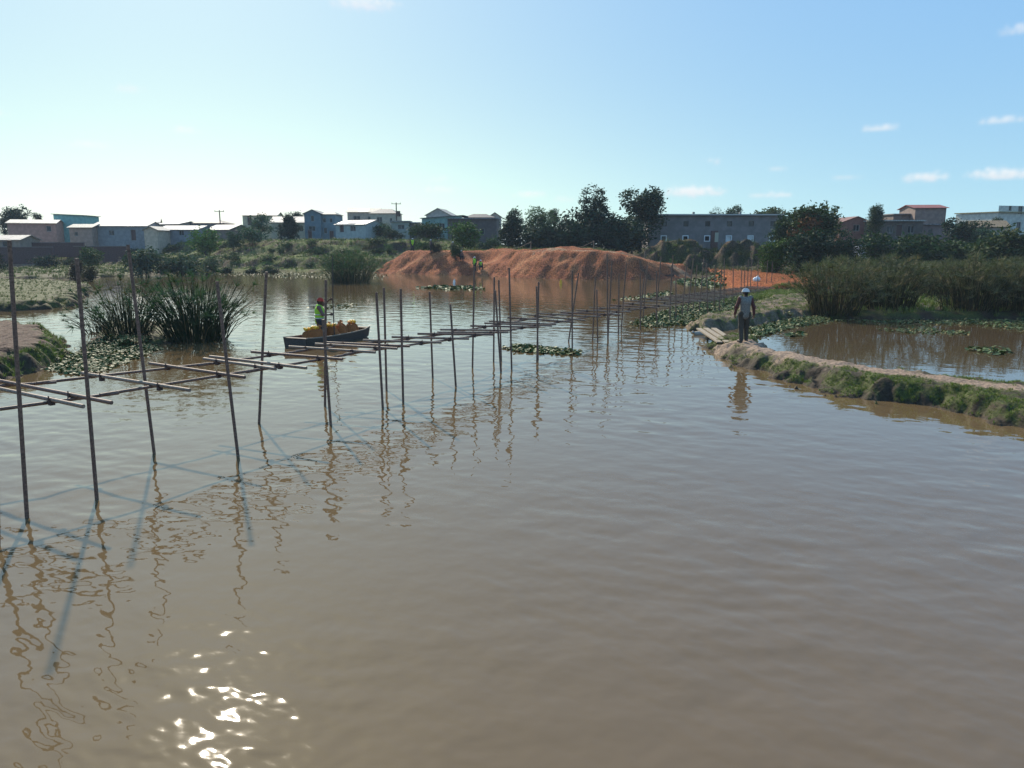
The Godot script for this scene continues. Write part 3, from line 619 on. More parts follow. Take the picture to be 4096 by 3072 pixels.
func reeds(label: String, at: Vector3, rad: float, high: float, stems: int, spreadout: float, dry: float, group: String, tufts := 0.6, tone := Color(0.055, 0.085, 0.04)):
	var o := thing("papyrus_clump", label, "reeds", at, rng.randf() * TAU, group)
	var b := MB.new()
	var h := MB.new()
	for k in stems:
		var a := rng.randf() * TAU
		var q := sqrt(rng.randf())
		var root := Vector3(cos(a), 0, sin(a)) * q * rad * 0.45
		root.y = -0.15
		var lean := pow(q, 1.6) * spreadout * rng.randf_range(0.45, 1.25)
		var side := a + rng.randfn() * 0.5
		if rng.randf() < 0.09: lean = maxf(lean, 0.5) * rng.randf_range(1.6, 2.8)
		var l := high * rng.randf_range(0.5, 1.08) * (1.0 - 0.12 * q)
		var d := Vector3(cos(side), 0, sin(side))
		var p1 := root + (Vector3.UP + d * lean * 0.6).normalized() * l * 0.5
		var p2 := p1 + (Vector3.UP + d * lean * 1.5).normalized() * l * 0.5
		var g := rng.randf_range(0.7, 1.35)
		var c := tone * 0.65 * g
		if rng.randf() < dry: c = Color(0.17, 0.13, 0.07) * g
		b.col = c
		var r := 0.011 * rng.randf_range(0.8, 1.4)
		b.tube([root, p1, p2], [r * 1.2, r, r * 0.55], 3, false)
		if rng.randf() < tufts:
			h.col = tone * 1.35 * rng.randf_range(0.7, 1.5)
			if rng.randf() < dry: h.col = Color(0.2, 0.16, 0.09)
			var ax := (p2 - p1).normalized()
			for s in 15:
				var e := (ax * rng.randf_range(0.1, 1.0) + Vector3(rng.randfn(), rng.randfn() * 0.6, rng.randfn()) * 0.5).normalized()
				var t := e.cross(Vector3(rng.randfn(), rng.randfn(), rng.randfn())).normalized() * 0.014
				var tip := p2 + e * rng.randf_range(0.2, 0.42) * clampf(high / 2.2, 0.5, 1.2)
				h.tri(p2 - t, p2 + t, tip)
	tag(put(b.mesh(M.leaf), "stems", o), "", "", "", "stuff")
	if h.v.size(): tag(put(h.mesh(M.leaf), "flower_heads", o), "", "", "", "stuff")
	return o

# ---------------------------------------------------------------- buildings
func pierced(b: MB, w: float, h: float, z: float, holes: Array, deep: float, bottom := 0.0):
	# a wall face in the plane z, from x = -w/2 to w/2, with real openings and their reveals
	var xs := [-w / 2, w / 2]
	var ys := [bottom, h]
	for q in holes:
		xs.append(q[0]); xs.append(q[0] + q[2]); ys.append(q[1]); ys.append(q[1] + q[3])
	xs.sort(); ys.sort()
	for j in ys.size() - 1:
		for k in xs.size() - 1:
			if xs[k + 1] - xs[k] < 0.001 or ys[j + 1] - ys[j] < 0.001: continue
			var cx: float = (xs[k] + xs[k + 1]) / 2
			var cy: float = (ys[j] + ys[j + 1]) / 2
			var open := false
			for q in holes:
				if cx > q[0] and cx < q[0] + q[2] and cy > q[1] and cy < q[1] + q[3]: open = true
			if not open:
				b.quad(Vector3(xs[k], ys[j], z), Vector3(xs[k + 1], ys[j], z), Vector3(xs[k + 1], ys[j + 1], z), Vector3(xs[k], ys[j + 1], z))
	for q in holes:
		var x0: float = q[0]
		var x1: float = q[0] + q[2]
		var y0: float = q[1]
		var y1: float = q[1] + q[3]
		b.quad(Vector3(x0, y0, z), Vector3(x0, y0, z - deep), Vector3(x1, y0, z - deep), Vector3(x1, y0, z))
		b.quad(Vector3(x0, y1, z - deep), Vector3(x0, y1, z), Vector3(x1, y1, z), Vector3(x1, y1, z - deep))
		b.quad(Vector3(x0, y0, z - deep), Vector3(x0, y0, z), Vector3(x0, y1, z), Vector3(x0, y1, z - deep))
		b.quad(Vector3(x1, y0, z), Vector3(x1, y0, z - deep), Vector3(x1, y1, z - deep), Vector3(x1, y1, z))

func slab(b: MB, p: Array, thick: float):
	# a flat piece with corners p (counter-clockwise from above) and a thickness downwards
	var d := Vector3(0, -thick, 0)
	b.quad(p[0], p[1], p[2], p[3])
	b.quad(p[3] + d, p[2] + d, p[1] + d, p[0] + d)
	for k in 4:
		b.quad(p[k] + d, p[(k + 1) % 4] + d, p[(k + 1) % 4], p[k])

func house(d: Array):
	# label, x, base, z, wide, wall high, roof rise, deep, turn, roof kind, wall colour, roof colour, windows, category
	var base: float = minf(d[2], top_at(d[1], d[3]))
	var lift: float = d[2] - base
	var o := thing("house" if d[13] == "house" else d[13], d[0], d[13], Vector3(d[1], base, d[3]), deg_to_rad(d[8]), "houses across the water")
	var w: float = d[4]
	var h: float = d[5] + lift
	var rise: float = d[6]
	var deep: float = d[7]
	var wm := mat(Color(d[10].r * 1.08, d[10].g, d[10].b * 0.86), 0.9, {"tex": "plaster", "scale": 0.22, "world": false})
	var rm := mat(d[11], 0.7, {"tex": "stain", "scale": 0.3, "world": false, "spec": 0.4})
	var b := MB.new()
	var holes := []
	for q in d[12]:
		holes.append([-w / 2 + q[0] * w - q[2] / 2, q[1] + lift, q[2], q[3]])
	pierced(b, w, h, 0.0, holes, 0.22, -1.2)
	var x := w / 2
	var z := -deep
	for s in [-1.0, 1.0]:
		b.quad(Vector3(s * x, -1.2, z if s < 0 else 0.0), Vector3(s * x, -1.2, 0.0 if s < 0 else z), Vector3(s * x, h, 0.0 if s < 0 else z), Vector3(s * x, h, z if s < 0 else 0.0))
	b.quad(Vector3(x, -1.2, z), Vector3(-x, -1.2, z), Vector3(-x, h, z), Vector3(x, h, z))
	var r := MB.new()
	var e := 0.3
	match d[9]:
		"x":
			for s in [-1.0, 1.0]:
				if s < 0: b.tri(Vector3(-x, h, z), Vector3(-x, h, 0), Vector3(-x, h + rise, z / 2))
				else: b.tri(Vector3(x, h, 0), Vector3(x, h, z), Vector3(x, h + rise, z / 2))
			var k := rise / (deep / 2)
			slab(r, [Vector3(-x - e, h - k * e + 0.06, e), Vector3(x + e, h - k * e + 0.06, e), Vector3(x + e, h + rise + 0.06, z / 2), Vector3(-x - e, h + rise + 0.06, z / 2)], 0.05)
			slab(r, [Vector3(x + e, h - k * e + 0.06, z - e), Vector3(-x - e, h - k * e + 0.06, z - e), Vector3(-x - e, h + rise + 0.06, z / 2), Vector3(x + e, h + rise + 0.06, z / 2)], 0.05)
		"z":
			b.tri(Vector3(-x, h, 0), Vector3(x, h, 0), Vector3(0, h + rise, 0))
			b.tri(Vector3(x, h, z), Vector3(-x, h, z), Vector3(0, h + rise, z))
			var k := rise / x
			slab(r, [Vector3(x + e, h - k * e + 0.06, e), Vector3(x + e, h - k * e + 0.06, z - e), Vector3(0, h + rise + 0.06, z - e), Vector3(0, h + rise + 0.06, e)], 0.06)
			slab(r, [Vector3(-x - e, h - k * e + 0.06, z - e), Vector3(-x - e, h - k * e + 0.06, e), Vector3(0, h + rise + 0.06, e), Vector3(0, h + rise + 0.06, z - e)], 0.06)
		"hip":
			var c := x * 0.45
			var y0 := h + 0.02
			r.quad(Vector3(-x - e, y0, e), Vector3(x + e, y0, e), Vector3(c, h + rise, z / 2), Vector3(-c, h + rise, z / 2))
			r.quad(Vector3(x + e, y0, z - e), Vector3(-x - e, y0, z - e), Vector3(-c, h + rise, z / 2), Vector3(c, h + rise, z / 2))
			r.tri(Vector3(x + e, y0, e), Vector3(x + e, y0, z - e), Vector3(c, h + rise, z / 2))
			r.tri(Vector3(-x - e, y0, z - e), Vector3(-x - e, y0, e), Vector3(-c, h + rise, z / 2))
			r.quad(Vector3(-x - e, y0, z - e), Vector3(x + e, y0, z - e), Vector3(x + e, y0, e), Vector3(-x - e, y0, e))
		"shed":
			b.tri(Vector3(-x, h, 0), Vector3(x, h, 0), Vector3(-x if d[8] > 0 else x, h + rise, 0))
			var l := rise if d[8] > 0 else 0.0
			var q := 0.0 if d[8] > 0 else rise
			slab(r, [Vector3(-x - e, h + l + 0.1, e), Vector3(x + e, h + q + 0.1, e), Vector3(x + e, h + q + 0.1, z - e), Vector3(-x - e, h + l + 0.1, z - e)], 0.09)
		_:
			slab(r, [Vector3(-x - 0.2, h + 0.16, 0.35), Vector3(x + 0.2, h + 0.16, 0.35), Vector3(x + 0.2, h + 0.22, z - 0.2), Vector3(-x - 0.2, h + 0.22, z - 0.2)], 0.15)
	put(b.mesh(wm), "wall", o)
	var roof := put(r.mesh(rm), "roof", o)
	if d[9] == "x" and w > 6.0:
		# lapped roof sheets, standing a little proud
		var k2 := rise / (deep / 2)
		var n := int(w / 1.6)
		for k in n:
			if rng.randf() < 0.45: continue
			var s := MB.new()
			var x0 := -x + w * k / n
			var x1 := x0 + w / n * 0.97
			var f0 := rng.randf_range(0.0, 0.35)
			var f1 := rng.randf_range(0.65, 0.98)
			var y0 := h - k2 * e + 0.075
			var hh := h + rise + 0.075
			slab(s, [Vector3(x0, lerpf(y0, hh, f0), lerpf(e, z / 2, f0)), Vector3(x1, lerpf(y0, hh, f0), lerpf(e, z / 2, f0)), Vector3(x1, lerpf(y0, hh, f1), lerpf(e, z / 2, f1)), Vector3(x0, lerpf(y0, hh, f1), lerpf(e, z / 2, f1))], 0.012)
			put(s.mesh(M["sheet%d" % (rng.randi() % 3)]), "roof_sheet", roof)
	for k in holes.size():
		var q: Array = holes[k]
		var door: bool = d[12][k][4] == 1
		var p := MB.new()
		p.box(Vector3(q[0] + q[2] / 2, q[1] + q[3] / 2, -0.19), Vector3(q[2], q[3], 0.04))
		var pane := put(p.mesh(M.door if door else M.pane), "door" if door else "window", o)
		var f := MB.new()
		for s in [0.0, 1.0]:
			f.box(Vector3(q[0] + q[2] * s + (0.035 if s == 0.0 else -0.035), q[1] + q[3] / 2, -0.14), Vector3(0.07, q[3], 0.06))
			f.box(Vector3(q[0] + q[2] / 2, q[1] + q[3] * s + (0.035 if s == 0.0 else -0.035), -0.138), Vector3(q[2] - 0.14, 0.07, 0.06))
		if not door and q[2] > 0.8: f.box(Vector3(q[0] + q[2] / 2, q[1] + q[3] / 2, -0.137), Vector3(0.06, q[3] - 0.14, 0.05))
		put(f.mesh(M.frame), "frame", pane)

# ---------------------------------------------------------------- bodies: tapered capsules joined smoothly, meshed as surface nets
func nets(b: MB, caps: Array, cell: float, k: float):
	var lo := Vector3.ONE * 1e9
	var hi := -lo
	for c in caps:
		var m: float = maxf(c[2], c[3]) + cell * 2 + k
		for e in 2:
			lo = lo.min(c[e] - Vector3.ONE * m)
			hi = hi.max(c[e] + Vector3.ONE * m)
	var nx := int((hi.x - lo.x) / cell) + 2
	var ny := int((hi.y - lo.y) / cell) + 2
	var nzz := int((hi.z - lo.z) / cell) + 2
	var f := PackedFloat32Array()
	f.resize(nx * ny * nzz)
	f.fill(1.0)
	for c in caps:
		var a: Vector3 = c[0]
		var ab: Vector3 = c[1] - a
		var ll := maxf(ab.length_squared(), 1e-8)
		var m: float = maxf(c[2], c[3]) + cell * 2 + k
		var p0 := (a.min(c[1]) - Vector3.ONE * m - lo) / cell
		var p1 := (a.max(c[1]) + Vector3.ONE * m - lo) / cell
		for z in range(maxi(0, int(p0.z)), mini(nzz, int(p1.z) + 1)):
			for y in range(maxi(0, int(p0.y)), mini(ny, int(p1.y) + 1)):
				for x in range(maxi(0, int(p0.x)), mini(nx, int(p1.x) + 1)):
					var p := lo + Vector3(x, y, z) * cell
					var t := clampf((p - a).dot(ab) / ll, 0.0, 1.0)
					var d: float = (p - a - ab * t).length() - lerpf(c[2], c[3], t)
					var at := (z * ny + y) * nx + x
					var o := f[at]
					var h := maxf(k - absf(o - d), 0.0) / k
					f[at] = minf(o, d) - h * h * k * 0.25
	var ids := {}
	var step := [1, nx, nx * ny]
	for z in nzz - 1:
		for y in ny - 1:
			for x in nx - 1:
				var at := (z * ny + y) * nx + x
				var s0 := f[at] < 0.0
				if (f[at + 1] < 0.0) == s0 and (f[at + nx] < 0.0) == s0 and (f[at + nx + 1] < 0.0) == s0 and (f[at + step[2]] < 0.0) == s0 and (f[at + step[2] + 1] < 0.0) == s0 and (f[at + step[2] + nx] < 0.0) == s0 and (f[at + step[2] + nx + 1] < 0.0) == s0:
					continue
				var sum := Vector3.ZERO
				var cnt := 0
				var g := Vector3.ZERO
				for e in 12:
					var ax := e / 4
					var o1 := (e % 2)
					var o2 := (e / 2) % 2
					var u := (ax + 1) % 3
					var w := (ax + 2) % 3
					var q: int = at + o1 * step[u] + o2 * step[w]
					var fa := f[q]
					var fb := f[q + step[ax]]
					g[ax] += fb - fa
					if (fa < 0.0) != (fb < 0.0):
						var p := Vector3.ZERO
						p[u] = o1
						p[w] = o2
						p[ax] = fa / (fa - fb)
						sum += p
						cnt += 1
				ids[at] = b.vert(lo + (Vector3(x, y, z) + sum / cnt) * cell, g.normalized())
	for z in range(1, nzz - 1):
		for y in range(1, ny - 1):
			for x in range(1, nx - 1):
				var at := (z * ny + y) * nx + x
				for ax in 3:
					var s0 := f[at] < 0.0
					if s0 == (f[at + step[ax]] < 0.0): continue
					var u: int = step[(ax + 1) % 3]
					var w: int = step[(ax + 2) % 3]
					if not (ids.has(at) and ids.has(at - u) and ids.has(at - w) and ids.has(at - u - w)): continue
					var q0: int = ids[at]
					var q1: int = ids[at - u]
					var q2: int = ids[at - u - w]
					var q3: int = ids[at - w]
					if s0: b.i.append_array([q0, q2, q1, q0, q3, q2])
					else: b.i.append_array([q0, q1, q2, q0, q2, q3])

func hand(b: MB, wrist: Vector3, dir: Vector3, palm_n: Vector3, thumb: Vector3, curl: float):
	# palm and five fingers that bend towards the palm side
	var side := thumb.normalized()
	var caps := []
	var knuckle := wrist + dir * 0.085
	for s in [-1.0, -0.33, 0.33, 1.0]:
		caps.append([wrist + side * s * 0.014, knuckle + side * s * 0.03, 0.02, 0.014])
	var lens := [0.062, 0.078, 0.085, 0.078]
	for k in 4:
		var p: Vector3 = knuckle + side * (-0.033 + 0.022 * k)
		var d := dir
		for j in 3:
			var l: float = lens[k] * [0.45, 0.32, 0.23][j]
			d = d.rotated(side, -curl * (0.7 if j == 0 else 0.9)) if palm_n.dot(dir.rotated(side, -0.3)) > palm_n.dot(dir) else d.rotated(side, curl * (0.7 if j == 0 else 0.9))
			var e := p + d * l
			caps.append([p, e, 0.0095 - j * 0.0008, 0.0088 - j * 0.0008])
			p = e
	var t0 := wrist + dir * 0.025 + side * 0.026
	var t1 := t0 + (dir * 0.6 + side * 0.8 + palm_n * 0.3).normalized() * 0.038
	var t2 := t1 + (dir * 0.9 + side * 0.2 + palm_n * 0.5 * (0.3 + curl)).normalized() * 0.034
	caps.append([t0, t1, 0.014, 0.011])
	caps.append([t1, t2, 0.011, 0.0085])
	nets(b, caps, 0.006, 0.006)

func person(label: String, j: Dictionary, look: Dictionary, fine: float, hands := true) -> Node3D:
	# j: joints of the pose; x of the right side is +, the person faces -z
	var o := thing("person", label, "person")
	var skin := MB.new()
	var body := [[j.pelvis, j.chest, 0.12, 0.13], [j.chest, j.neck, 0.12, 0.06], [j.neck, j.head, 0.052, 0.055]]
	var shirt := [[j.pelvis + Vector3(0, 0.04, 0), j.chest, 0.135, 0.15]]
	var pants := [[j.pelvis + Vector3(0, 0.05, 0), j.pelvis, 0.14, 0.145]]
	var vest := [[j.pelvis + Vector3(0, look.get("hem", 0.02), 0), j.chest, 0.155, 0.17], [j.chest, j.neck + Vector3(0, -0.07, 0), 0.15, 0.09]]
	var shoes := []
	for s in ["r", "l"]:
		var sg := 1.0 if s == "r" else -1.0
		var sh: Vector3 = j["sh_" + s]
		var el: Vector3 = j["el_" + s]
		var wr: Vector3 = j["wr_" + s]
		var hp: Vector3 = j["hp_" + s]
		var kn: Vector3 = j["kn_" + s]
		var an: Vector3 = j["an_" + s]
		body.append_array([[j.chest + Vector3(sg * 0.06, 0.05, 0), sh, 0.08, 0.055], [sh, el, 0.048, 0.038], [el, wr, 0.037, 0.026], [j.pelvis, hp, 0.11, 0.095], [hp, kn, 0.085, 0.058], [kn, an, 0.056, 0.04], [an, an + j["toe_" + s], 0.04, 0.032]])
		shirt.append_array([[j.chest + Vector3(sg * 0.07, 0.06, 0), sh, 0.1, 0.072], [sh, el, 0.066, 0.056]])
		if look.get("long", true): shirt.append([el, wr, 0.054, 0.042])
		pants.append_array([[j.pelvis, hp, 0.13, 0.115], [hp, kn, 0.108, 0.082], [kn, an + Vector3(0, 0.02, 0), 0.08, 0.068]])
		vest.append([j.chest + Vector3(sg * 0.07, 0.05, 0), sh + Vector3(-sg * 0.02, 0.012, 0), 0.12, 0.085])
		shoes.append([an + Vector3(0, -0.03, 0.03), an + j["toe_" + s] * 1.05 + Vector3(0, -0.02, 0), 0.05, 0.042])
	nets(skin, body, fine * 1.3, 0.05)
	# head: skull, jaw, nose, ears, brow
	var hc: Vector3 = j.head
	var f: Vector3 = j.face
	var rt := f.cross(Vector3.UP).normalized()
	var up := rt.cross(f).normalized()
	nets(skin, [[hc + up * 0.03 - f * 0.02, hc + up * 0.025 + f * 0.015, 0.083, 0.08], [hc - up * 0.02 + f * 0.02, hc - up * 0.065 + f * 0.045, 0.066, 0.042], [hc + f * 0.09 + up * 0.012, hc + f * 0.112 - up * 0.022, 0.01, 0.016], [hc + rt * 0.08 + up * 0.015, hc + rt * 0.088 - up * 0.02, 0.018, 0.013], [hc - rt * 0.08 + up * 0.015, hc - rt * 0.088 - up * 0.02, 0.018, 0.013], [hc + f * 0.085 + rt * 0.03 + up * 0.028, hc + f * 0.085 - rt * 0.03 + up * 0.028, 0.014, 0.014], [hc + f * 0.082 + rt * 0.02 - up * 0.05, hc + f * 0.082 - rt * 0.02 - up * 0.05, 0.011, 0.011]], maxf(fine * 0.6, 0.011), 0.02)
	if hands:
		hand(skin, j.wr_r, j.hd_r, j.pn_r, j.th_r, look.get("curl", 0.5))
		hand(skin, j.wr_l, j.hd_l, j.pn_l, j.th_l, look.get("curl", 0.5))
	put(skin.mesh(M.skin), "body", o)
	var eyes := MB.new()
	for s in [-1.0, 1.0]:
		eyes.tube([hc + f * 0.082 + rt * s * 0.032 + up * 0.008, hc + f * 0.092 + rt * s * 0.032 + up * 0.008], [0.011, 0.006], 6)
	put(eyes.mesh(M.pane), "eyes", o)
	for part in [["shirt", shirt, look.shirt], ["trousers", pants, look.pants], ["shoes", shoes, M.shoe]]:
		var b := MB.new()
		nets(b, part[1], fine, 0.045)
		put(b.mesh(part[2]), part[0], o)
	if look.has("vest"):
		var b := MB.new()
		nets(b, vest, fine, 0.05)
		var vv := put(b.mesh(look.vest), "vest", o)
		if look.has("bands"):
			for y in look.bands:
				var t := MB.new()
				var c: Vector3 = j.pelvis.lerp(j.chest, y)
				var ring := []
				var rr := []
				for k in 17:
					ring.append(c + Vector3(cos(TAU * k / 16.0) * lerpf(0.166, 0.182, y), 0, sin(TAU * k / 16.0) * lerpf(0.166, 0.182, y)))
					rr.append(0.024)
				t.tube(ring, rr, 5, false)
				put(t.mesh(M.reflective), "reflective_band", vv)
	var hair := MB.new()
	nets(hair, [[hc + up * 0.02 - f * 0.045, hc - up * 0.05 - f * 0.05, 0.068, 0.05]], 0.013, 0.01)
	put(hair.mesh(M.hair), "hair", o)
	if look.has("hat"):
		var b := MB.new()
		var at := hc + up * 0.045
		var tilt := Basis(rt, up, -f)
		var pts := []
		var rr := []
		for k in 8:
			var a := PI / 2 * k / 7.0
			pts.append(at + up * sin(a) * 0.115)
			rr.append(maxf(cos(a) * 0.122, 0.004))
		b.tube([at - up * 0.012, at - up * 0.008, at], [0.124, 0.133, 0.123], 14)
		b.tube(pts, rr, 14)
		var brim := at + f * 0.1
		b.box(brim - up * 0.006, Vector3(0.17, 0.012, 0.1), tilt)
		put(b.mesh(look.hat), "helmet", o)
	return o

func pose_stand() -> Dictionary:
	return {"pelvis": Vector3(0, 0.95, 0), "chest": Vector3(0, 1.27, 0.01), "neck": Vector3(0, 1.46, 0.02), "head": Vector3(0, 1.575, -0.005), "face": Vector3(0, -0.05, -1).normalized(),
		"sh_r": Vector3(0.18, 1.40, 0.01), "el_r": Vector3(0.25, 1.12, 0.05), "wr_r": Vector3(0.27, 0.88, -0.02),
		"sh_l": Vector3(-0.18, 1.40, 0.01), "el_l": Vector3(-0.25, 1.12, 0.06), "wr_l": Vector3(-0.27, 0.88, 0.0),
		"hp_r": Vector3(0.095, 0.9, 0), "kn_r": Vector3(0.1, 0.48, -0.02), "an_r": Vector3(0.11, 0.075, 0.03), "toe_r": Vector3(0.03, -0.035, -0.17),
		"hp_l": Vector3(-0.095, 0.9, 0), "kn_l": Vector3(-0.1, 0.48, -0.02), "an_l": Vector3(-0.11, 0.075, 0.03), "toe_l": Vector3(-0.03, -0.035, -0.17),
		"hd_r": Vector3(0, -1, -0.12).normalized(), "pn_r": Vector3(-1, 0, 0), "th_r": Vector3(0, 0, -1), "hd_l": Vector3(0, -1, -0.12).normalized(), "pn_l": Vector3(1, 0, 0), "th_l": Vector3(0, 0, -1)}

# ---------------------------------------------------------------- sky
func sky_image(sun: Vector3) -> ImageTexture:
	var w := 2048
	var h := 1024
	var data := PackedFloat32Array()
	data.resize(w * h * 3)
	var sun_az := atan2(sun.x, -sun.z)
	var f := FastNoiseLite.new()
	f.seed = 7
	f.frequency = 0.9
	f.fractal_octaves = 4
	# small fair-weather clouds: azimuth, elevation, half width, half height (degrees), strength
	var clouds := []
	for c in CLOUDS: clouds.append(c)
	var g := RandomNumberGenerator.new()
	g.seed = 5
	for k in 70:
		var az := g.randf_range(38.0, 322.0)
		clouds.append([az if az < 180 else az - 360.0, g.randf_range(1.5, 14.0), g.randf_range(1.0, 3.5), g.randf_range(0.25, 0.7), g.randf_range(0.3, 0.9)])
	var sx := sun.x
	var sy := sun.y
	var sz := sun.z
	for row in h / 2 + 4:
		var el := (0.5 - (row + 0.5) / h) * 180.0
		var e := maxf(el, 0.0)
		var ce := cos(deg_to_rad(el))
		var se := sin(deg_to_rad(el))
		var hz := exp(-e / 9.0)
		var at := row * w * 3
		for col in w:
			var az := (col + 0.5) / w * TAU
			var x := sin(az) * ce
			var z := -cos(az) * ce
			var cs := x * sx + se * sy + z * sz
			var gamma := rad_to_deg(acos(clampf(cs, -1.0, 1.0)))
			var da := rad_to_deg(angle_difference(az, sun_az)) / 32.0
			var s := exp(-da * da)
			var glow := exp(-gamma / 15.0)
			data[at] = 0.2 + hz * (0.31 + 0.68 * s) + glow * 1.0
			data[at + 1] = 0.455 + hz * (0.37 + 0.63 * s) + glow * 0.85
			data[at + 2] = 0.86 + hz * (0.05 + 0.12 * s) + glow * 0.3
			at += 3
	for c in clouds:
		var r0 := int((0.5 - (c[1] + c[3] * 1.7) / 180.0) * h)
		var r1 := int((0.5 - (c[1] - c[3] * 1.7) / 180.0) * h)
		var c0 := int((c[0] - c[2] * 1.5) / 360.0 * w)
		var c1 := int((c[0] + c[2] * 1.5) / 360.0 * w)
		for row in range(maxi(r0, 0), mini(r1 + 1, h / 2)):
			var el: float = (0.5 - (row + 0.5) / h) * 180.0
			for cc in range(c0, c1 + 1):
				var az: float = (cc + 0.5) / w * 360.0
				var u: float = (az - c[0]) / c[2]
				var v: float = (el - c[1]) / c[3]
				v *= 1.25 if v > 0.0 else 2.0
				var q := 1.0 - u * u - v * v + f.get_noise_2d(az * 2.2, el * 4.0 + c[0] * 3.0) * 1.1
				if q <= 0.0: continue
				var a: float = minf(q * 1.1, 1.0) * c[4] * 0.85
				var at: int = (row * w + posmod(cc, w)) * 3
				var lit := 0.97 + 0.1 * clampf(v, -1.0, 1.0)
				data[at] = lerpf(data[at], maxf(data[at], 0.93 * lit), a)
				data[at + 1] = lerpf(data[at + 1], maxf(data[at + 1], 0.95 * lit), a)
				data[at + 2] = lerpf(data[at + 2], maxf(data[at + 2], 0.97 * lit), a)
	for k in range((h / 2 + 4) * w * 3, w * h * 3, 3):
		data[k] = 0.3
		data[k + 1] = 0.3
		data[k + 2] = 0.28
	var im := Image.create_from_data(w, h, false, Image.FORMAT_RGBF, data.to_byte_array())
	return ImageTexture.create_from_image(im)

const CLOUDS := [[-10.3, 16.0, 2.4, 0.9, 0.75], [32.5, 12.5, 1.6, 0.5, 0.6], [13.0, 3.7, 2.3, 0.6, 1.0], [18.4, 3.4, 1.6, 0.28, 0.8], [27.8, 4.3, 1.5, 0.45, 0.95], [32.0, 4.3, 2.0, 0.55, 1.0], [24.9, 7.5, 1.2, 0.3, 0.8], [31.6, 7.5, 1.2, 0.28, 0.75], [14.4, 5.8, 0.8, 0.2, 0.6], [18.6, 5.2, 0.7, 0.2, 0.5], [23.0, 4.5, 1.0, 0.2, 0.5], [1.3, 3.6, 1.3, 0.35, 0.85], [3.8, 3.3, 0.9, 0.25, 0.6], [-5.2, 3.9, 1.4, 0.45, 0.8], [-5.4, 4.7, 0.8, 0.25, 0.7], [-22.5, 7.5, 1.0, 0.3, 0.9], [-28.0, 6.2, 1.4, 0.35, 0.8], [-25.5, 9.8, 1.0, 0.4, 0.5], [-33.0, 7.8, 0.8, 0.25, 0.7]]

# ---------------------------------------------------------------- the scene
func _ready():
	# camera
	var cam := Camera3D.new()
	cam.name = "camera"
	add_child(cam)
	cam.position = Vector3(0, 3.5, 0)
	cam.rotation_degrees = Vector3(-10.35, 0, 0)
	cam.fov = 53.66
	cam.near = 0.1
	cam.far = 3000.0
	cam.current = true
	# sun: from the front, a little to one side, early afternoon
	var to_sun := Vector3(sin(deg_to_rad(-23.5)) * cos(deg_to_rad(34.6)), sin(deg_to_rad(34.6)), -cos(deg_to_rad(-23.5)) * cos(deg_to_rad(34.6)))
	var sun := DirectionalLight3D.new()
	sun.name = "sun"
	add_child(sun)
	sun.basis = Basis.looking_at(-to_sun, Vector3.UP)
	sun.light_energy = 1.5
	sun.light_color = Color(1.0, 0.95, 0.87)
	sun.light_angular_distance = 0.9
	sun.shadow_enabled = true
	# sky and exposure
	var env := Environment.new()
	env.background_mode = Environment.BG_SKY
	var sm := PanoramaSkyMaterial.new()
	sm.panorama = sky_image(to_sun)
	var sky := Sky.new()
	sky.sky_material = sm
	env.sky = sky
	env.background_energy_multiplier = 0.7
	env.tonemap_mode = Environment.TONE_MAPPER_LINEAR
	env.tonemap_exposure = 1.45
	env.sdfgi_enabled = true
	env.ssao_enabled = true
	env.ssil_enabled = true
	env.fog_enabled = true
	env.fog_density = 0.00032
	env.fog_light_color = Color(0.86, 0.93, 1.0)
	var we := WorldEnvironment.new()
	we.name = "environment"
	we.environment = env
	add_child(we)

	rng.seed = 11
	noise.seed = 3
	noise.frequency = 0.05
	noise.fractal_octaves = 3
	make_materials()
	setting()
	vegetation()
	houses()
	footbridge()
	boat_scene()
	dike_things()
	far_things()

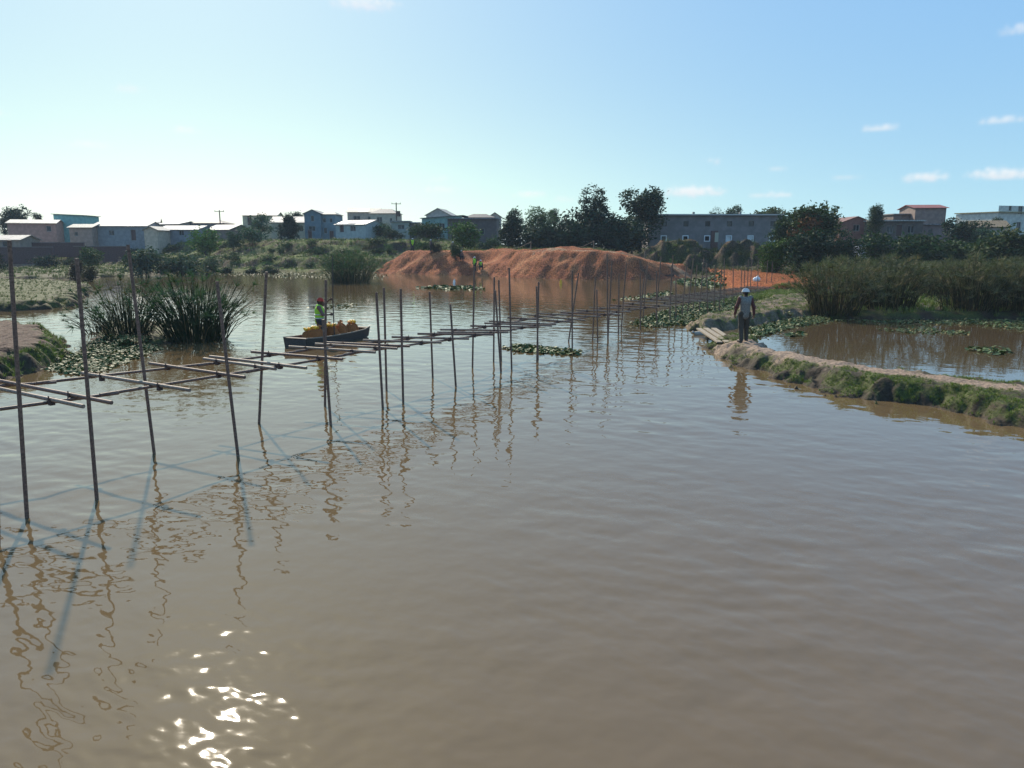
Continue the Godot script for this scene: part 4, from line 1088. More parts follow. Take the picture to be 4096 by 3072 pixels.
func make_materials():
	T.soil = grain(0.02, 5, 0.5, 1.6, 21)
	T.clod = grain(0.035, 4, 0.75, 1.5, 22)
	T.mud = grain(0.03, 5, 0.4, 1.65, 29)
	T.plaster = grain(0.012, 4, 0.09, 1.85, 23)
	T.stain = grain(0.02, 5, 0.4, 1.65, 24)
	T.wood = grain(0.03, 3, 0.5, 1.6, 25)
	M.ground = mat(Color(1, 1, 1), 0.95, {"vc": true, "tex": "clod", "scale": 0.35, "bump": 6.0, "spec": 0.25})
	M.mud = mat(Color(1, 1, 1), 0.85, {"vc": true, "tex": "mud", "scale": 0.7, "bump": 2.5, "spec": 0.3})
	M.laterite = mat(Color(1, 1, 1), 0.95, {"vc": true, "tex": "clod", "scale": 0.3, "bump": 10.0, "spec": 0.2})
	M.leaf = mat(Color(1, 1, 1), 0.75, {"vc": true, "spec": 0.22, "back": Color(0.45, 0.55, 0.3)})
	M.pad = mat(Color(1, 1, 1), 0.6, {"vc": true, "spec": 0.27, "back": Color(0.3, 0.4, 0.15)})
	M.blade = mat(Color(1, 1, 1), 0.6, {"vc": true, "spec": 0.35, "back": Color(0.5, 0.6, 0.25)})
	M.bark = mat(Color(0.09, 0.07, 0.055), 0.9)
	M.steel = mat(Color(0.25, 0.155, 0.115), 0.6, {"tex": "stain", "scale": 2.0, "world": false})
	M.steel_worn = mat(Color(0.36, 0.26, 0.19), 0.6, {"tex": "stain", "scale": 2.0, "world": false})
	M.coupler = mat(Color(0.1, 0.07, 0.06), 0.85, {"spec": 0.2})
	M.pane = mat(Color(0.025, 0.028, 0.032), 0.15, {"spec": 0.5})
	M.door = mat(Color(0.12, 0.07, 0.06), 0.7)
	M.frame = mat(Color(0.3, 0.29, 0.27), 0.7)
	M.sheet0 = mat(Color(0.6, 0.6, 0.6), 0.5, {"metal": 0.3})
	M.sheet1 = mat(Color(0.5, 0.44, 0.36), 0.7)
	M.sheet2 = mat(Color(0.42, 0.38, 0.33), 0.7)
	M.wood = mat(Color(0.12, 0.1, 0.085), 0.75, {"tex": "wood", "scale": 1.6, "world": false})
	M.wood_pale = mat(Color(0.42, 0.34, 0.24), 0.75, {"tex": "wood", "scale": 2.0, "world": false})
	M.wood_edge = mat(Color(0.4, 0.31, 0.22), 0.7, {"tex": "wood", "scale": 2.0, "world": false})
	M.sacking = mat(Color(0.56, 0.21, 0.065), 0.85, {"tex": "soil", "scale": 3.0, "world": false})
	M.yellow = mat(Color(0.8, 0.45, 0.03), 0.45)
	M.white = mat(Color(0.78, 0.78, 0.76), 0.6)
	M.skin = mat(Color(0.1, 0.055, 0.035), 0.55)
	M.hair = mat(Color(0.012, 0.011, 0.011), 0.8)
	M.shoe = mat(Color(0.03, 0.028, 0.027), 0.6)
	M.reflective = mat(Color(0.5, 0.5, 0.45), 0.5)
	M.hivis = mat(Color(0.32, 0.62, 0.04), 0.7)
	M.hivis_orange = mat(Color(0.7, 0.18, 0.03), 0.7)
	M.beige = mat(Color(0.3, 0.29, 0.26), 0.85, {"tex": "soil", "scale": 3.0, "world": false})
	M.maroon = mat(Color(0.1, 0.035, 0.03), 0.8)
	M.dark_cloth = mat(Color(0.03, 0.032, 0.038), 0.85)
	M.khaki = mat(Color(0.06, 0.05, 0.038), 0.85)
	M.brown_cloth = mat(Color(0.17, 0.1, 0.09), 0.85)
	M.red_hat = mat(Color(0.5, 0.05, 0.04), 0.28)
	M.white_hat = mat(Color(0.78, 0.78, 0.78), 0.35)
	T.leaf = leaf_mesh(M.pad, 0.9, 1.1)
	# water: opaque with silt, mirror-smooth skin with small ripples
	var f := FastNoiseLite.new()
	f.noise_type = FastNoiseLite.TYPE_SIMPLEX_SMOOTH
	f.frequency = 0.022
	f.fractal_octaves = 3
	f.fractal_gain = 0.42
	f.seed = 9
	var im := f.get_seamless_image(1024, 1024)
	im.convert(Image.FORMAT_RGBA8)
	im.bump_map_to_normal_map(14.0)
	im.generate_mipmaps()
	var m := StandardMaterial3D.new()
	m.albedo_color = lin(0.12, 0.082, 0.04)
	m.roughness = 0.03
	m.metallic_specular = 0.53
	m.normal_enabled = true
	m.normal_texture = ImageTexture.create_from_image(im)
	m.normal_scale = 0.034
	m.uv1_triplanar = true
	m.uv1_world_triplanar = true
	m.uv1_scale = Vector3(0.075, 0.075, 0.095)
	M.water = m
	M.water_calm = m.duplicate()
	M.water_calm.normal_scale = 0.012
	M.water_calm.albedo_color = lin(0.085, 0.06, 0.034)

func setting():
	# water
	var ripple := FastNoiseLite.new()
	ripple.seed = 31
	ripple.frequency = 1.0
	ripple.fractal_type = FastNoiseLite.FRACTAL_NONE
	var b := MB.new()
	var dist := PackedFloat32Array()
	var far := 2.6
	while far < 150.0:
		dist.append(far)
		far *= 1.0066
	var across := 500
	var hs := PackedVector3Array()
	for r in dist.size():
		var cell := maxf(dist[r] * 0.0066, dist[r] * 0.0048)
		var fa := 0.009 * smoothstep(75.0, 30.0, dist[r])
		var fb := 0.0058 * smoothstep(0.3, 0.1, cell)
		var fc := 0.0021 * smoothstep(0.12, 0.05, cell)
		for k in across + 1:
			var x := (k * 2.0 / across - 1.0) * 1.15 * (dist[r] + 2.0)
			var zz := 0.6 - dist[r]
			# wind from one side: crests run slightly across the view
			var u := x * 0.93 + zz * 0.36
			var w := zz * 0.93 - x * 0.36
			var calm := 0.65 + 0.9 * noise.get_noise_2d(x * 3.0, zz * 3.0)
			# the side pond behind the dike lies out of the wind
			if x > 7.0 and zz < -12.0 and zz > -45.0: calm *= lerpf(1.0, 0.12, smoothstep(-0.3, 1.0, inside_by(Vector2(x, zz), SIDE_POND)))
			var y := ripple.get_noise_2d(u * 0.62, w * 1.15) * fa * calm
			if fb > 0.0: y += ripple.get_noise_2d(u * 1.7 + 40.0, w * 3.1) * fb * calm
			if fc > 0.0: y += ripple.get_noise_2d(u * 5.2 + 90.0, w * 8.2) * fc * minf(calm + 0.3, 1.0)
			hs.append(Vector3(x, y, zz))
	var wide := across + 1
	var open_i := PackedInt32Array()
	var pond_i := PackedInt32Array()
	for r in dist.size():
		for k in wide:
			var p0 := hs[r * wide + maxi(k - 1, 0)]
			var p1 := hs[r * wide + mini(k + 1, across)]
			var q0 := hs[maxi(r - 1, 0) * wide + k]
			var q1 := hs[mini(r + 1, dist.size() - 1) * wide + k]
			b.vert(hs[r * wide + k], (p1 - p0).cross(q1 - q0).normalized())
	for r in dist.size() - 1:
		for k in across:
			var i0 := r * wide + k
			var c := hs[i0]
			var sheltered := c.x > 7.0 and c.z < -12.0 and c.z > -46.0 and inside_by(Vector2(c.x, c.z), SIDE_POND) > 0.0
			(pond_i if sheltered else open_i).append_array([i0, i0 + wide, i0 + 1, i0 + 1, i0 + wide, i0 + wide + 1])
	b.i = pond_i
	tag(put(b.mesh(M.water_calm), "side_pond"), "still water of the side pond behind the dike", "", "", "structure")
	b.i = open_i
	var water := put(b.mesh(M.water), "water")
	tag(water, "calm brown silty pond water", "", "", "structure")

	# the ground: one sheet from the pond bed to the horizon
	var xs := PackedFloat32Array()
	for v in [-900.0, -600.0, -400.0, -280.0, -200.0, -150.0, -125.0, -110.0]: xs.append(v)
	xs.append_array(span(-100.0, 75.0, 0.9))
	for v in [80.0, 90.0, 110.0, 140.0, 200.0, 300.0, 450.0, 650.0, 900.0]: xs.append(v)
	var zs := PackedFloat32Array()
	for v in [-900.0, -700.0, -500.0, -380.0, -300.0, -240.0, -200.0, -180.0]: zs.append(v)
	zs.append_array(span(-170.0, -40.0, 0.9))
	for v in [-36.0, -30.0, -20.0, -10.0, -4.0, 0.0, 4.0, 12.0, 40.0, 120.0, 300.0]: zs.append(v)
	var grass := Color(0.17, 0.22, 0.05)
	var dryg := Color(0.21, 0.19, 0.08)
	var earth := Color(0.12, 0.08, 0.055)
	var ground := put(sheet(xs, zs, ground_height, func(x, zz, y, s):
		if y < -0.1: return Color(0.1, 0.07, 0.045)
		var g := grass.lerp(dryg, clampf(0.4 + nz(x, zz, 5.0) * 1.6, 0, 1))
		var bare := nz(x + 200, zz, 9.0) + (0.35 if s > 0.55 else 0.0)
		if x > 4.0: g = Color(0.07, 0.075, 0.03).lerp(earth, clampf(0.3 + nz(x, zz, 6.0), 0, 1))
		return g.lerp(earth * (0.8 + nz(x, zz, 31.0) * 0.5), smoothstep(0.15, 0.3, bare)), func(_a, _b, _c, _d): return true, M.ground), "ground")
	tag(ground, "grassy land around the pond", "", "", "structure")

	# heap of fresh red earth along the far shore
	var em := func(x: float, zz: float, d: float) -> float:
		var h := lerpf(2.75, 2.85, smoothstep(-10.0, 6.0, x))
		h -= 1.5 * smoothstep(9.0, 19.0, x) + 0.6 * smoothstep(19.0, 25.0, x)
		h += 0.25 * smoothstep(0.2, 0.9, nz(x + 30, zz, 2.4) * 2.0) * smoothstep(4.0, 6.0, d)
		h += 0.5 * exp(-pow((x - 6.5) / 3.0, 2.0) - pow((zz + 91.0) / 2.0, 2.0)) + 0.35 * exp(-pow((x - 13.0) / 2.0, 2.0) - pow((zz + 88.0) / 2.0, 2.0))
		var gully := 0.22 * absf(nz(x * 2.2 + zz * 0.7, zz * 0.4, 9.0))
		var face := (d + nz(x, zz, 7.0) * 0.5) * 0.78 - gully * smoothstep(0.3, 1.2, d) + nz(x, zz, 30.0) * 0.1
		# the ledge dug into the slope by the workers
		var ledge := exp(-pow((x + 3.5) / 2.6, 2.0))
		if ledge > 0.05 and face > 1.5: face = lerpf(face, maxf(1.5, (d - 3.2) * 0.9), ledge)
		return minf(face - 0.1, h + nz(x, zz, 14.0) * 0.2)
	var red := land("red_embankment", EMBANK, 0.36, em, func(x, zz, d, y, s):
		var c := Color(0.58, 0.2, 0.085).lerp(Color(0.4, 0.135, 0.07), clampf(0.5 + nz(x, zz, 12.0) * 1.5, 0, 1))
		c = c.lerp(Color(0.62, 0.26, 0.12), smoothstep(0.1, 0.45, nz(x + 70, zz, 5.0)))
		if near_line(Vector2(x, zz), [Vector2(4, -88), Vector2(9, -86), Vector2(13, -85.5), Vector2(18, -86), Vector2(22, -84), Vector2(26, -80)]) < 1.1 + nz(x, zz, 20.0): c = Color(0.55, 0.34, 0.2)
		c = c.lerp(Color(0.24, 0.13, 0.08), smoothstep(0.1, 0.35, nz(x - 40, zz, 6.0)) * smoothstep(6.0, 12.0, x))
		return c, M.laterite, "heap of fresh red earth along the far shore")
	# two grassy spoil mounds
	for q in [[Vector2(20.5, -95), 6.6, 4.1, "spoil_mound"], [Vector2(28.0, -93.5), 6.4, 4.3, "spoil_mound"]]:
		var poly := []
		for k in 14:
			var a := TAU * k / 14.0
			poly.append(q[0] + Vector2(cos(a) * q[1] * 1.15, sin(a) * q[1]) * (1.0 + 0.15 * sin(k * 2.7)))
		var hi: float = q[2]
		land(q[3], poly, 0.4, func(x, zz, d): return minf(hi, -0.3 + (d + nz(x, zz, 9.0) * 1.2) * 0.8) + nz(x, zz, 6.0) * 0.3 + nz(x, zz, 35.0) * 0.12,
			func(x, zz, _d, _y, _s):
				var c := Color(0.075, 0.085, 0.03).lerp(Color(0.15, 0.1, 0.065), smoothstep(-0.15, 0.3, nz(x, zz, 9.0)))
				return c, M.ground, "overgrown spoil mound in front of the long grey building")
	# flat orange berm where the footbridge ends
	land("orange_berm", BERM, 0.3, func(x, zz, d): return bank(d, 1.5, 0.55 + 0.3 * smoothstep(-66.0, -72.0, zz)) + nz(x, zz, 20.0) * 0.1,
		func(x, zz, _d, _y, _s): return Color(0.5, 0.17, 0.06).lerp(Color(0.4, 0.12, 0.05), clampf(0.5 + nz(x, zz, 12.0) * 1.6, 0, 1)), M.laterite, "low berm of bright orange earth")
	var muddy := func(x, zz, d, y, s):
		var c := Color(0.045, 0.034, 0.023).lerp(Color(0.08, 0.06, 0.04), clampf(0.5 + nz(x, zz, 30.0), 0, 1))
		var g := nz(x + 50, zz, 24.0) + nz(x, zz, 90.0) * 0.4
		if y > 0.08: c = c.lerp(Color(0.085, 0.1, 0.028), smoothstep(-0.3, -0.02, g))
		return c
	# foot-worn dike in front
	var water_side := DIKE_FRONT.slice(0, 13)
	land("earth_dike", DIKE_FRONT, 0.085, func(x, zz, d):
		var h := bank(d + nz(x, zz, 18.0) * 0.3 + nz(x, zz, 110.0) * 0.1, 0.5, 0.43)
		if d > 0.0:
			var f := near_line(Vector2(x, zz), water_side) + nz(x, zz, 14.0) * 0.5 + nz(x, zz, 50.0) * 0.2
			h = minf(h, -0.12 + 0.55 * smoothstep(-0.1, 1.25, f))
		return h + nz(x, zz, 16.0) * 0.07 + nz(x, zz, 75.0) * 0.035,
		func(x, zz, d, y, s):
			var c: Color = muddy.call(x, zz, d, y, s)
			var w := near_line(Vector2(x, zz), DIKE_PATH) + nz(x, zz, 40.0) * 0.35
			return c.lerp(Color(0.34, 0.245, 0.175) * (1.0 + nz(x, zz, 60.0) * 0.2), smoothstep(0.6, 0.4, w)), M.mud, "narrow earth dike with a trodden path")
	land("earth_dike", DIKE_BACK, 0.13, func(x, zz, d): return bank(d + nz(x, zz, 26.0) * 0.4, 1.0, 0.42) + nz(x, zz, 18.0) * 0.14,
		func(x, zz, d, y, s):
			var c: Color = muddy.call(x, zz, d, y, s)
			return c.lerp(Color(0.24, 0.18, 0.12), smoothstep(-0.05, 0.25, nz(x + 9, zz, 14.0) + 0.12)), M.mud, "broken earth dike beyond the plank crossing")
	land("marsh", MARSH, 0.3, func(x, zz, d): return bank(d, 1.0, 0.12) + nz(x, zz, 22.0) * 0.07,
		func(x, zz, d, y, s): return Color(0.1, 0.125, 0.035).lerp(Color(0.07, 0.08, 0.035), clampf(0.5 + nz(x, zz, 16.0) * 1.5, 0, 1)), M.mud, "soft green marsh behind the broken dike")
	land("reed_bank", PAPYRUS_BANK, 0.4, func(x, zz, d): return bank(d, 1.2, 0.3) + nz(x, zz, 14.0) * 0.12, muddy, M.mud, "low bank under the tall reeds")
	land("mud_islet", ISLET, 0.11, func(x, zz, d): return bank(d + nz(x, zz, 22.0) * 0.4, 1.3, 0.62) + nz(x, zz, 12.0) * 0.1 + nz(x, zz, 70.0) * 0.06,
		func(x, zz, d, y, s):
			var c: Color = muddy.call(x, zz, d, y, s)
			return c.lerp(Color(0.085, 0.045, 0.032) * (1.0 + nz(x, zz, 100.0) * 0.4), smoothstep(0.85, 1.15, d + nz(x, zz, 26.0) * 0.6)), M.mud, "mound of bare brown earth with a grassy rim")
	land("reed_islet", PAPYRUS_ISLET, 0.2, func(x, zz, d): return bank(d + nz(x, zz, 20.0) * 0.5, 1.0, 0.16) + nz(x, zz, 20.0) * 0.06, muddy, M.mud, "low muddy islet under the two reed clumps")
	land("mud_strip", STRIP, 0.24, func(x, zz, d): return bank(d + nz(x, zz, 16.0) * 0.8, 1.0, 0.5) + nz(x, zz, 10.0) * 0.12,
		func(x, zz, d, y, s):
			var c: Color = muddy.call(x, zz, d, y, s)
			return c.lerp(Color(0.085, 0.1, 0.03), smoothstep(1.2, 1.8, d + nz(x, zz, 20.0) * 0.7)), M.mud, "grassy strip with a broken mud edge")
	land("mud_strip", STRIP_BACK, 0.5, func(x, zz, d): return bank(d + nz(x, zz, 8.0) * 2.0, 1.5, 0.35) + nz(x, zz, 6.0) * 0.3 - 0.12, muddy, M.mud, "far strip of mud and weeds below the brick compound")

func vegetation():
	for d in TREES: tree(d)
	# tall reed clumps
	reeds("big dark reed clump spreading over the low muddy islet", Vector3(-11.8, 0.1, -28.3), 2.3, 2.6, 420, 1.05, 0.06, "reed clumps in the pond", 0.25)
	reeds("thinner reed clump with brown stems next to the big one", Vector3(-14.6, 0.1, -28.8), 1.7, 2.3, 200, 1.1, 0.2, "reed clumps in the pond", 0.3)
	reeds("small straggling reeds at the tip of the muddy islet", Vector3(-16.6, 0.05, -30.5), 1.4, 1.4, 60, 1.2, 0.1, "reed clumps in the pond", 0.3)
	reeds("lone feathery reed clump in the far shallows", Vector3(-15.5, 0.0, -73.5), 4.2, 3.0, 520, 0.75, 0.12, "reed clumps in the pond", 0.9)
	var k := 0
	for q in [["tall olive reed clump at the end of the broken dike", 1802, -38.0, 2.6, 2.75, 340], ["leaning reed clump in the middle of the reed bank", 1912, -39.5, 3.0, 2.8, 380], ["dark reed clump with a hollow foot", 2098, -38.5, 2.9, 2.85, 430], ["reed clump standing behind the leaning one", 2005, -48.0, 2.2, 2.3, 200], ["reed clump closing the reed bank", 2216, -38.0, 2.6, 2.7, 300], ["back row reed clump beneath the olive hedge", 2165, -48.0, 2.4, 2.5, 200], ["back row reed clump below the dark hedges", 1862, -49.0, 2.2, 2.2, 180]]:
		var x: float = (q[1] - 1106.0) / 1640.0 * -q[2]
		reeds(q[0], Vector3(x, maxf(0.05, top_at(x, q[2]) - 0.1), q[2]), q[3], q[4], q[5], 0.72, 0.2, "reeds on the far pond bank", 0.95, Color(0.095, 0.092, 0.052))
		k += 1
	# floating leaves
	pads("water_lettuce", "band of floating leaves between the bare mound and reeds", PADS_LEFT, 6500, Vector2(0.05, 0.12))
	pads("water_lettuce", "carpet of floating leaves under the far half of the footbridge", PADS_BRIDGE, 12000, Vector2(0.06, 0.15), 0.6, 0.0, 0.12)
	pads("water_lettuce", "leafy fringe between the broken dike and side pond", PADS_POND, 3800, Vector2(0.05, 0.13), 0.5, 0.0, 0.1)
	pads("water_lettuce", "thin pale fringe of floating leaves along the far left shore", PADS_SHORE, 1700, Vector2(0.07, 0.15), 0.8)
	pads("water_lettuce", "leafy fringe at the foot of the tall reeds", PADS_REED, 1900, Vector2(0.05, 0.12), 0.6, 0.0, 0.1)
	pads("water_lettuce", "narrow floating strip of leaves in the side pond", PADS_STRIP, 420, Vector2(0.05, 0.12), 0.4)
	pads("water_lettuce", "patch of floating leaves beside the beached canoe", PADS_FAR, 900, Vector2(0.2, 0.4), 0.6)
	pads("floating_weed", "loose raft of floating weed under the footbridge", MAT_MID, 560, Vector2(0.08, 0.19), 0.12)
	pads("floating_weed", "thin dark weed drifting behind the boat", MAT_BOAT, 60, Vector2(0.1, 0.22), 0.2)
	pads("floating_weed", "small weed raft in front of the red embankment", MAT_RED, 260, Vector2(0.2, 0.4), 0.5)
	pads("floating_weed", "scattered weed by the far end of the footbridge", MAT_CROSS, 160, Vector2(0.15, 0.3), 0.8)
	pads("floating_weed", "pale weed scrap near the walking man", MAT_POND, 80, Vector2(0.08, 0.2), 0.2)
	pads("floating_weed", "dark lump of rotting weed in the side pond", MAT_LOG, 130, Vector2(0.08, 0.2), 0.2, 0.05, 0.08)
	# grass on the dikes and banks
	var tuft := tuft_mesh(M.blade, 9, 1.0, 0.03, 4)
	for job in [["grass", "short tufts of grass on the front dike", DIKE_FRONT, 13000, 0.03, 0.09, 0.0], ["grass", "tufts of grass on the broken dike", DIKE_BACK, 1600, 0.06, 0.16, 0.02], ["grass", "soft marsh grass", MARSH, 2600, 0.1, 0.3, 0.0], ["grass", "green weeds on the rim of the bare mound", ISLET, 1500, 0.06, 0.2, 0.02], ["grass", "pale grass on the strip behind the reeds", STRIP, 3200, 0.08, 0.22, 0.05], ["grass", "weeds on the far mud strip", STRIP_BACK, 2600, 0.2, 0.6, 0.0], ["grass", "weeds under the tall reeds", PAPYRUS_BANK, 2200, 0.15, 0.5, 0.0]]:
		var r := box_of(job[2], 0.0)
		var at := []
		var tint := []
		var tries := 0
		while at.size() < job[3] and tries < job[3] * 12:
			tries += 1
			var p := Vector2(rng.randf_range(r.position.x, r.end.x), rng.randf_range(r.position.y, r.end.y))
			var d := inside_by(p, job[2])
			if d < job[6]: continue
			if job[2] == DIKE_FRONT and near_line(p, DIKE_PATH) < 0.5 + nz(p.x, p.y, 40.0) * 0.3: continue
			if job[2] == ISLET and d > 0.95: continue
			if nz(p.x + 50, p.y, 24.0) < -0.2 + rng.randf() * 0.16: continue
			var y := top_at(p.x, p.y)
			if y < 0.03: continue
			var s := rng.randf_range(job[4], job[5])
			at.append(Transform3D(Basis(Vector3.UP, rng.randf() * TAU).scaled(Vector3(s * 1.2, s, s * 1.2)), Vector3(p.x, y - 0.01, p.y)))
			tint.append(Color(0.14, 0.19, 0.035).lerp(Color(0.24, 0.2, 0.09), rng.randf() * rng.randf()) * rng.randf_range(0.7, 1.3) * (0.62 if job[2] == STRIP or job[2] == STRIP_BACK else 1.0))
		spread(job[0], job[1], "grass", tuft, at, tint)
	# rough grass and weeds of the far bank
	var at := []
	var tint := []
	var tries := 0
	while at.size() < 16000 and tries < 90000:
		tries += 1
		var x := rng.randf_range(-95.0, 62.0)
		var z := rng.randf_range(-142.0, -47.0)
		var d := -inside_by(Vector2(x, z), POND)
		if d < 1.0 or d > 34.0: continue
		if nz(x, z, 14.0) < -0.2: continue
		var s := rng.randf_range(0.25, 0.6) * (1.3 if nz(x + 31, z, 10.0) > 0.15 else 0.8)
		at.append(Transform3D(Basis(Vector3.UP, rng.randf() * TAU).scaled(Vector3(s * 1.6, s, s * 1.6)), Vector3(x, top_at(x, z) - 0.04, z)))
		var g := Color(0.19, 0.25, 0.05).lerp(Color(0.08, 0.11, 0.035), clampf(0.5 + nz(x + 31, z, 10.0) * 2.5, 0, 1))
		tint.append((g if x < 20.0 else Color(0.06, 0.08, 0.03)).lerp(Color(0.19, 0.16, 0.075), rng.randf() * rng.randf()) * rng.randf_range(0.7, 1.25))
	spread("rough_grass", "rough grass and weeds of the far banks", "grass", tuft, at, tint)
	# dark scrub clinging to the scarps of the green bank
	var proto := []
	for q in 4:
		var f := MB.new()
		foliage(f, Vector3(0, 0.55, 0), Vector3(1.0, 0.6, 0.7), 70, 0.11, Color(0.05, 0.075, 0.03))
		proto.append(f.mesh(M.leaf))
	var spots := []
	tries = 0
	while spots.size() < 52 and tries < 9000:
		tries += 1
		var x := rng.randf_range(-76.0, -8.0)
		var z := rng.randf_range(-140.0, -100.0)
		var d := -inside_by(Vector2(x, z), POND)
		if not ((d > 2.5 and d < 7.0) or (d > 10.0 and d < 17.0)): continue
		spots.append(Vector3(x, 0, z))
	for p in spots:
		var o := thing("bank_scrub", "low dark scrub clinging to the green bank below the houses", "scrub", Vector3(p.x, top_at(p.x, p.z) - 0.15, p.z), rng.randf() * TAU, "scrub on the green bank")
		o.scale = Vector3(rng.randf_range(0.8, 1.7), rng.randf_range(0.6, 1.15), rng.randf_range(0.8, 1.4))
		put(proto[rng.randi() % 4], "foliage", o)

func houses():
	for d in HOUSES: house(d)
	# long grey block with seven bays
	var b := thing("building", "long grey two storey block building with a thin pale roof edge", "building", Vector3(29.0, 2.3, -110.0), deg_to_rad(1.0), "houses across the water")
	var w := 19.4
	var h := 5.35
	var holes := []
	for k in 6:
		var x := -w / 2 + 1.9 + k * 3.1
		holes.append([x, 3.85, 0.72, 0.72])
		holes.append([x + 0.05, 1.85, 0.6, 0.62])
	holes.append([w / 2 - 1.4, 3.85, 0.72, 0.72])
	var m := MB.new()
	pierced(m, w, h, 0.0, holes, 0.2, -1.0)
	m.quad(Vector3(-w / 2, -1, -7), Vector3(-w / 2, -1, 0), Vector3(-w / 2, h, 0), Vector3(-w / 2, h, -7))
	m.quad(Vector3(w / 2, -1, 0), Vector3(w / 2, -1, -7), Vector3(w / 2, h, -7), Vector3(w / 2, h, 0))
	m.quad(Vector3(w / 2, -1, -7), Vector3(-w / 2, -1, -7), Vector3(-w / 2, h, -7), Vector3(w / 2, h, -7))
	put(m.mesh(mat(Color(0.25, 0.22, 0.205), 0.9, {"tex": "plaster", "scale": 0.15, "world": false})), "wall", b)
	m = MB.new()
	slab(m, [Vector3(-w / 2 - 0.1, h + 0.2, 0.45), Vector3(w / 2 + 0.1, h + 0.2, 0.45), Vector3(w / 2 + 0.1, h + 0.35, -7.2), Vector3(-w / 2 - 0.1, h + 0.35, -7.2)], 0.18)
	var roof := put(m.mesh(mat(Color(0.5, 0.47, 0.43), 0.6, {"metal": 0.2})), "roof", b)
	for x in [-w / 2 + 0.1, -3.4, 3.2, w / 2 - 0.2]:
		m = MB.new()
		m.box(Vector3(x, h + 0.35, 0.3), Vector3(0.28, 0.25, 0.3))
		put(m.mesh(M.frame), "parapet_block", roof)
	for k in holes.size():
		var q: Array = holes[k]
		m = MB.new()
		var shut: bool = k in [7, 9]
		m.box(Vector3(q[0] + q[2] / 2, q[1] + q[3] / 2, -0.17), Vector3(q[2], q[3], 0.04))
		var win := put(m.mesh(M.white if shut else M.pane), "window", b)
		if q[1] < 3.0:
			m = MB.new()
			m.box(Vector3(q[0] - 0.07, q[1] + q[3] / 2, 0.02), Vector3(0.13, q[3] + 0.26, 0.05))
			m.box(Vector3(q[0] + q[2] + 0.07, q[1] + q[3] / 2, 0.02), Vector3(0.13, q[3] + 0.26, 0.05))
			m.box(Vector3(q[0] + q[2] / 2, q[1] + q[3] + 0.07, 0.018), Vector3(q[2], 0.13, 0.05))
			m.box(Vector3(q[0] + q[2] / 2, q[1] - 0.07, 0.018), Vector3(q[2], 0.13, 0.05))
			put(m.mesh(M.white), "frame", win)
	# brick chimney-like stack in front of it
	var s := thing("brick_stack", "narrow brick pier with a pale board against the grey building", "pier", Vector3(28.2, 2.6, -107.8))
	m = MB.new()
	m.box(Vector3(0, 1.2, 0), Vector3(0.9, 3.4, 0.5))
	put(m.mesh(mat(Color(0.22, 0.12, 0.1), 0.9, {"tex": "soil", "scale": 1.0})), "pier", s)
	m = MB.new()
	m.box(Vector3(0.25, 2.0, 0.28), Vector3(0.5, 1.3, 0.03))
	put(m.mesh(mat(Color(0.42, 0.4, 0.3), 0.8)), "board", s)
	# brick compound walls at the marsh
	for q in [["low dark brick wall along the marsh under the pink house", -77.0, -118.0, 13.0, 1.5, 2.4], ["upper brick wall stepping up behind the marsh wall", -76.0, -126.0, 12.0, 1.3, 3.3], ["short brick wall falling towards the green bank", -63.5, -119.0, 8.0, 1.3, 2.7]]:
		var o := thing("brick_wall", q[0], "wall", Vector3(q[1], q[5] - 1.2, q[2]), deg_to_rad(3.0), "brick compound walls")
		m = MB.new()
		m.box(Vector3(0, q[4] / 2, 0), Vector3(q[3], q[4] + 1.0, 0.3))
		put(m.mesh(mat(Color(0.17, 0.1, 0.09), 0.9, {"tex": "soil", "scale": 0.8})), "wall", o)
		m = MB.new()
		m.box(Vector3(0, q[4] + 0.55, 0), Vector3(q[3] + 0.05, 0.1, 0.4))
		put(m.mesh(mat(Color(0.2, 0.16, 0.14), 0.9)), "coping", o)
	# pale tarpaulin shelter on the rise
	var t := thing("tarpaulin_shelter", "pale grey tarpaulin shelter below the red-brown house", "shelter", Vector3(47.6, top_at(47.6, -103.5) - 0.1, -103.5), 0.3)
	m = MB.new()
	slab(m, [Vector3(-1.6, 1.5, 1.0), Vector3(1.3, 1.9, 1.0), Vector3(1.5, 2.1, -1.2), Vector3(-1.2, 1.9, -1.2)], 0.04)
	put(m.mesh(mat(Color(0.5, 0.52, 0.56), 0.5)), "cover", t)
	m = MB.new()
	m.quad(Vector3(-1.7, -0.3, 1.2), Vector3(1.4, -0.3, 1.2), Vector3(1.3, 1.86, 0.99), Vector3(-1.6, 1.46, 0.99))
	m.quad(Vector3(-1.5, -0.3, -1.3), Vector3(-1.7, -0.3, 1.2), Vector3(-1.6, 1.46, 0.99), Vector3(-1.2, 1.86, -1.2))
	m.quad(Vector3(1.4, -0.3, 1.2), Vector3(1.6, -0.3, -1.3), Vector3(1.5, 2.06, -1.2), Vector3(1.3, 1.86, 0.99))
	put(m.mesh(mat(Color(0.34, 0.36, 0.42), 0.7)), "side_sheet", t)
	# power poles
	for q in [["power pole with crossarm and transformer beside the pinkish house", -22.3, -150.0, 7.6, true], ["thin power pole among the low roofs", -56.8, -151.0, 6.2, false]]:
		var o := thing("power_pole", q[0], "power pole", Vector3(q[1], 4.0, q[2]), 0.1)
		m = MB.new()
		m.tube([Vector3(0, -0.5, 0), Vector3(0, q[3], 0)], [0.14, 0.1], 8)
		put(m.mesh(M.coupler), "pole", o)
		m = MB.new()
		m.box(Vector3(0, q[3] - 0.25, 0.12), Vector3(1.8, 0.1, 0.1))
		for x in [-0.8, 0.0, 0.8]: m.tube([Vector3(x, q[3] - 0.2, 0.12), Vector3(x, q[3] + 0.02, 0.12)], [0.05, 0.04], 6)
		put(m.mesh(M.coupler), "crossarm", o)
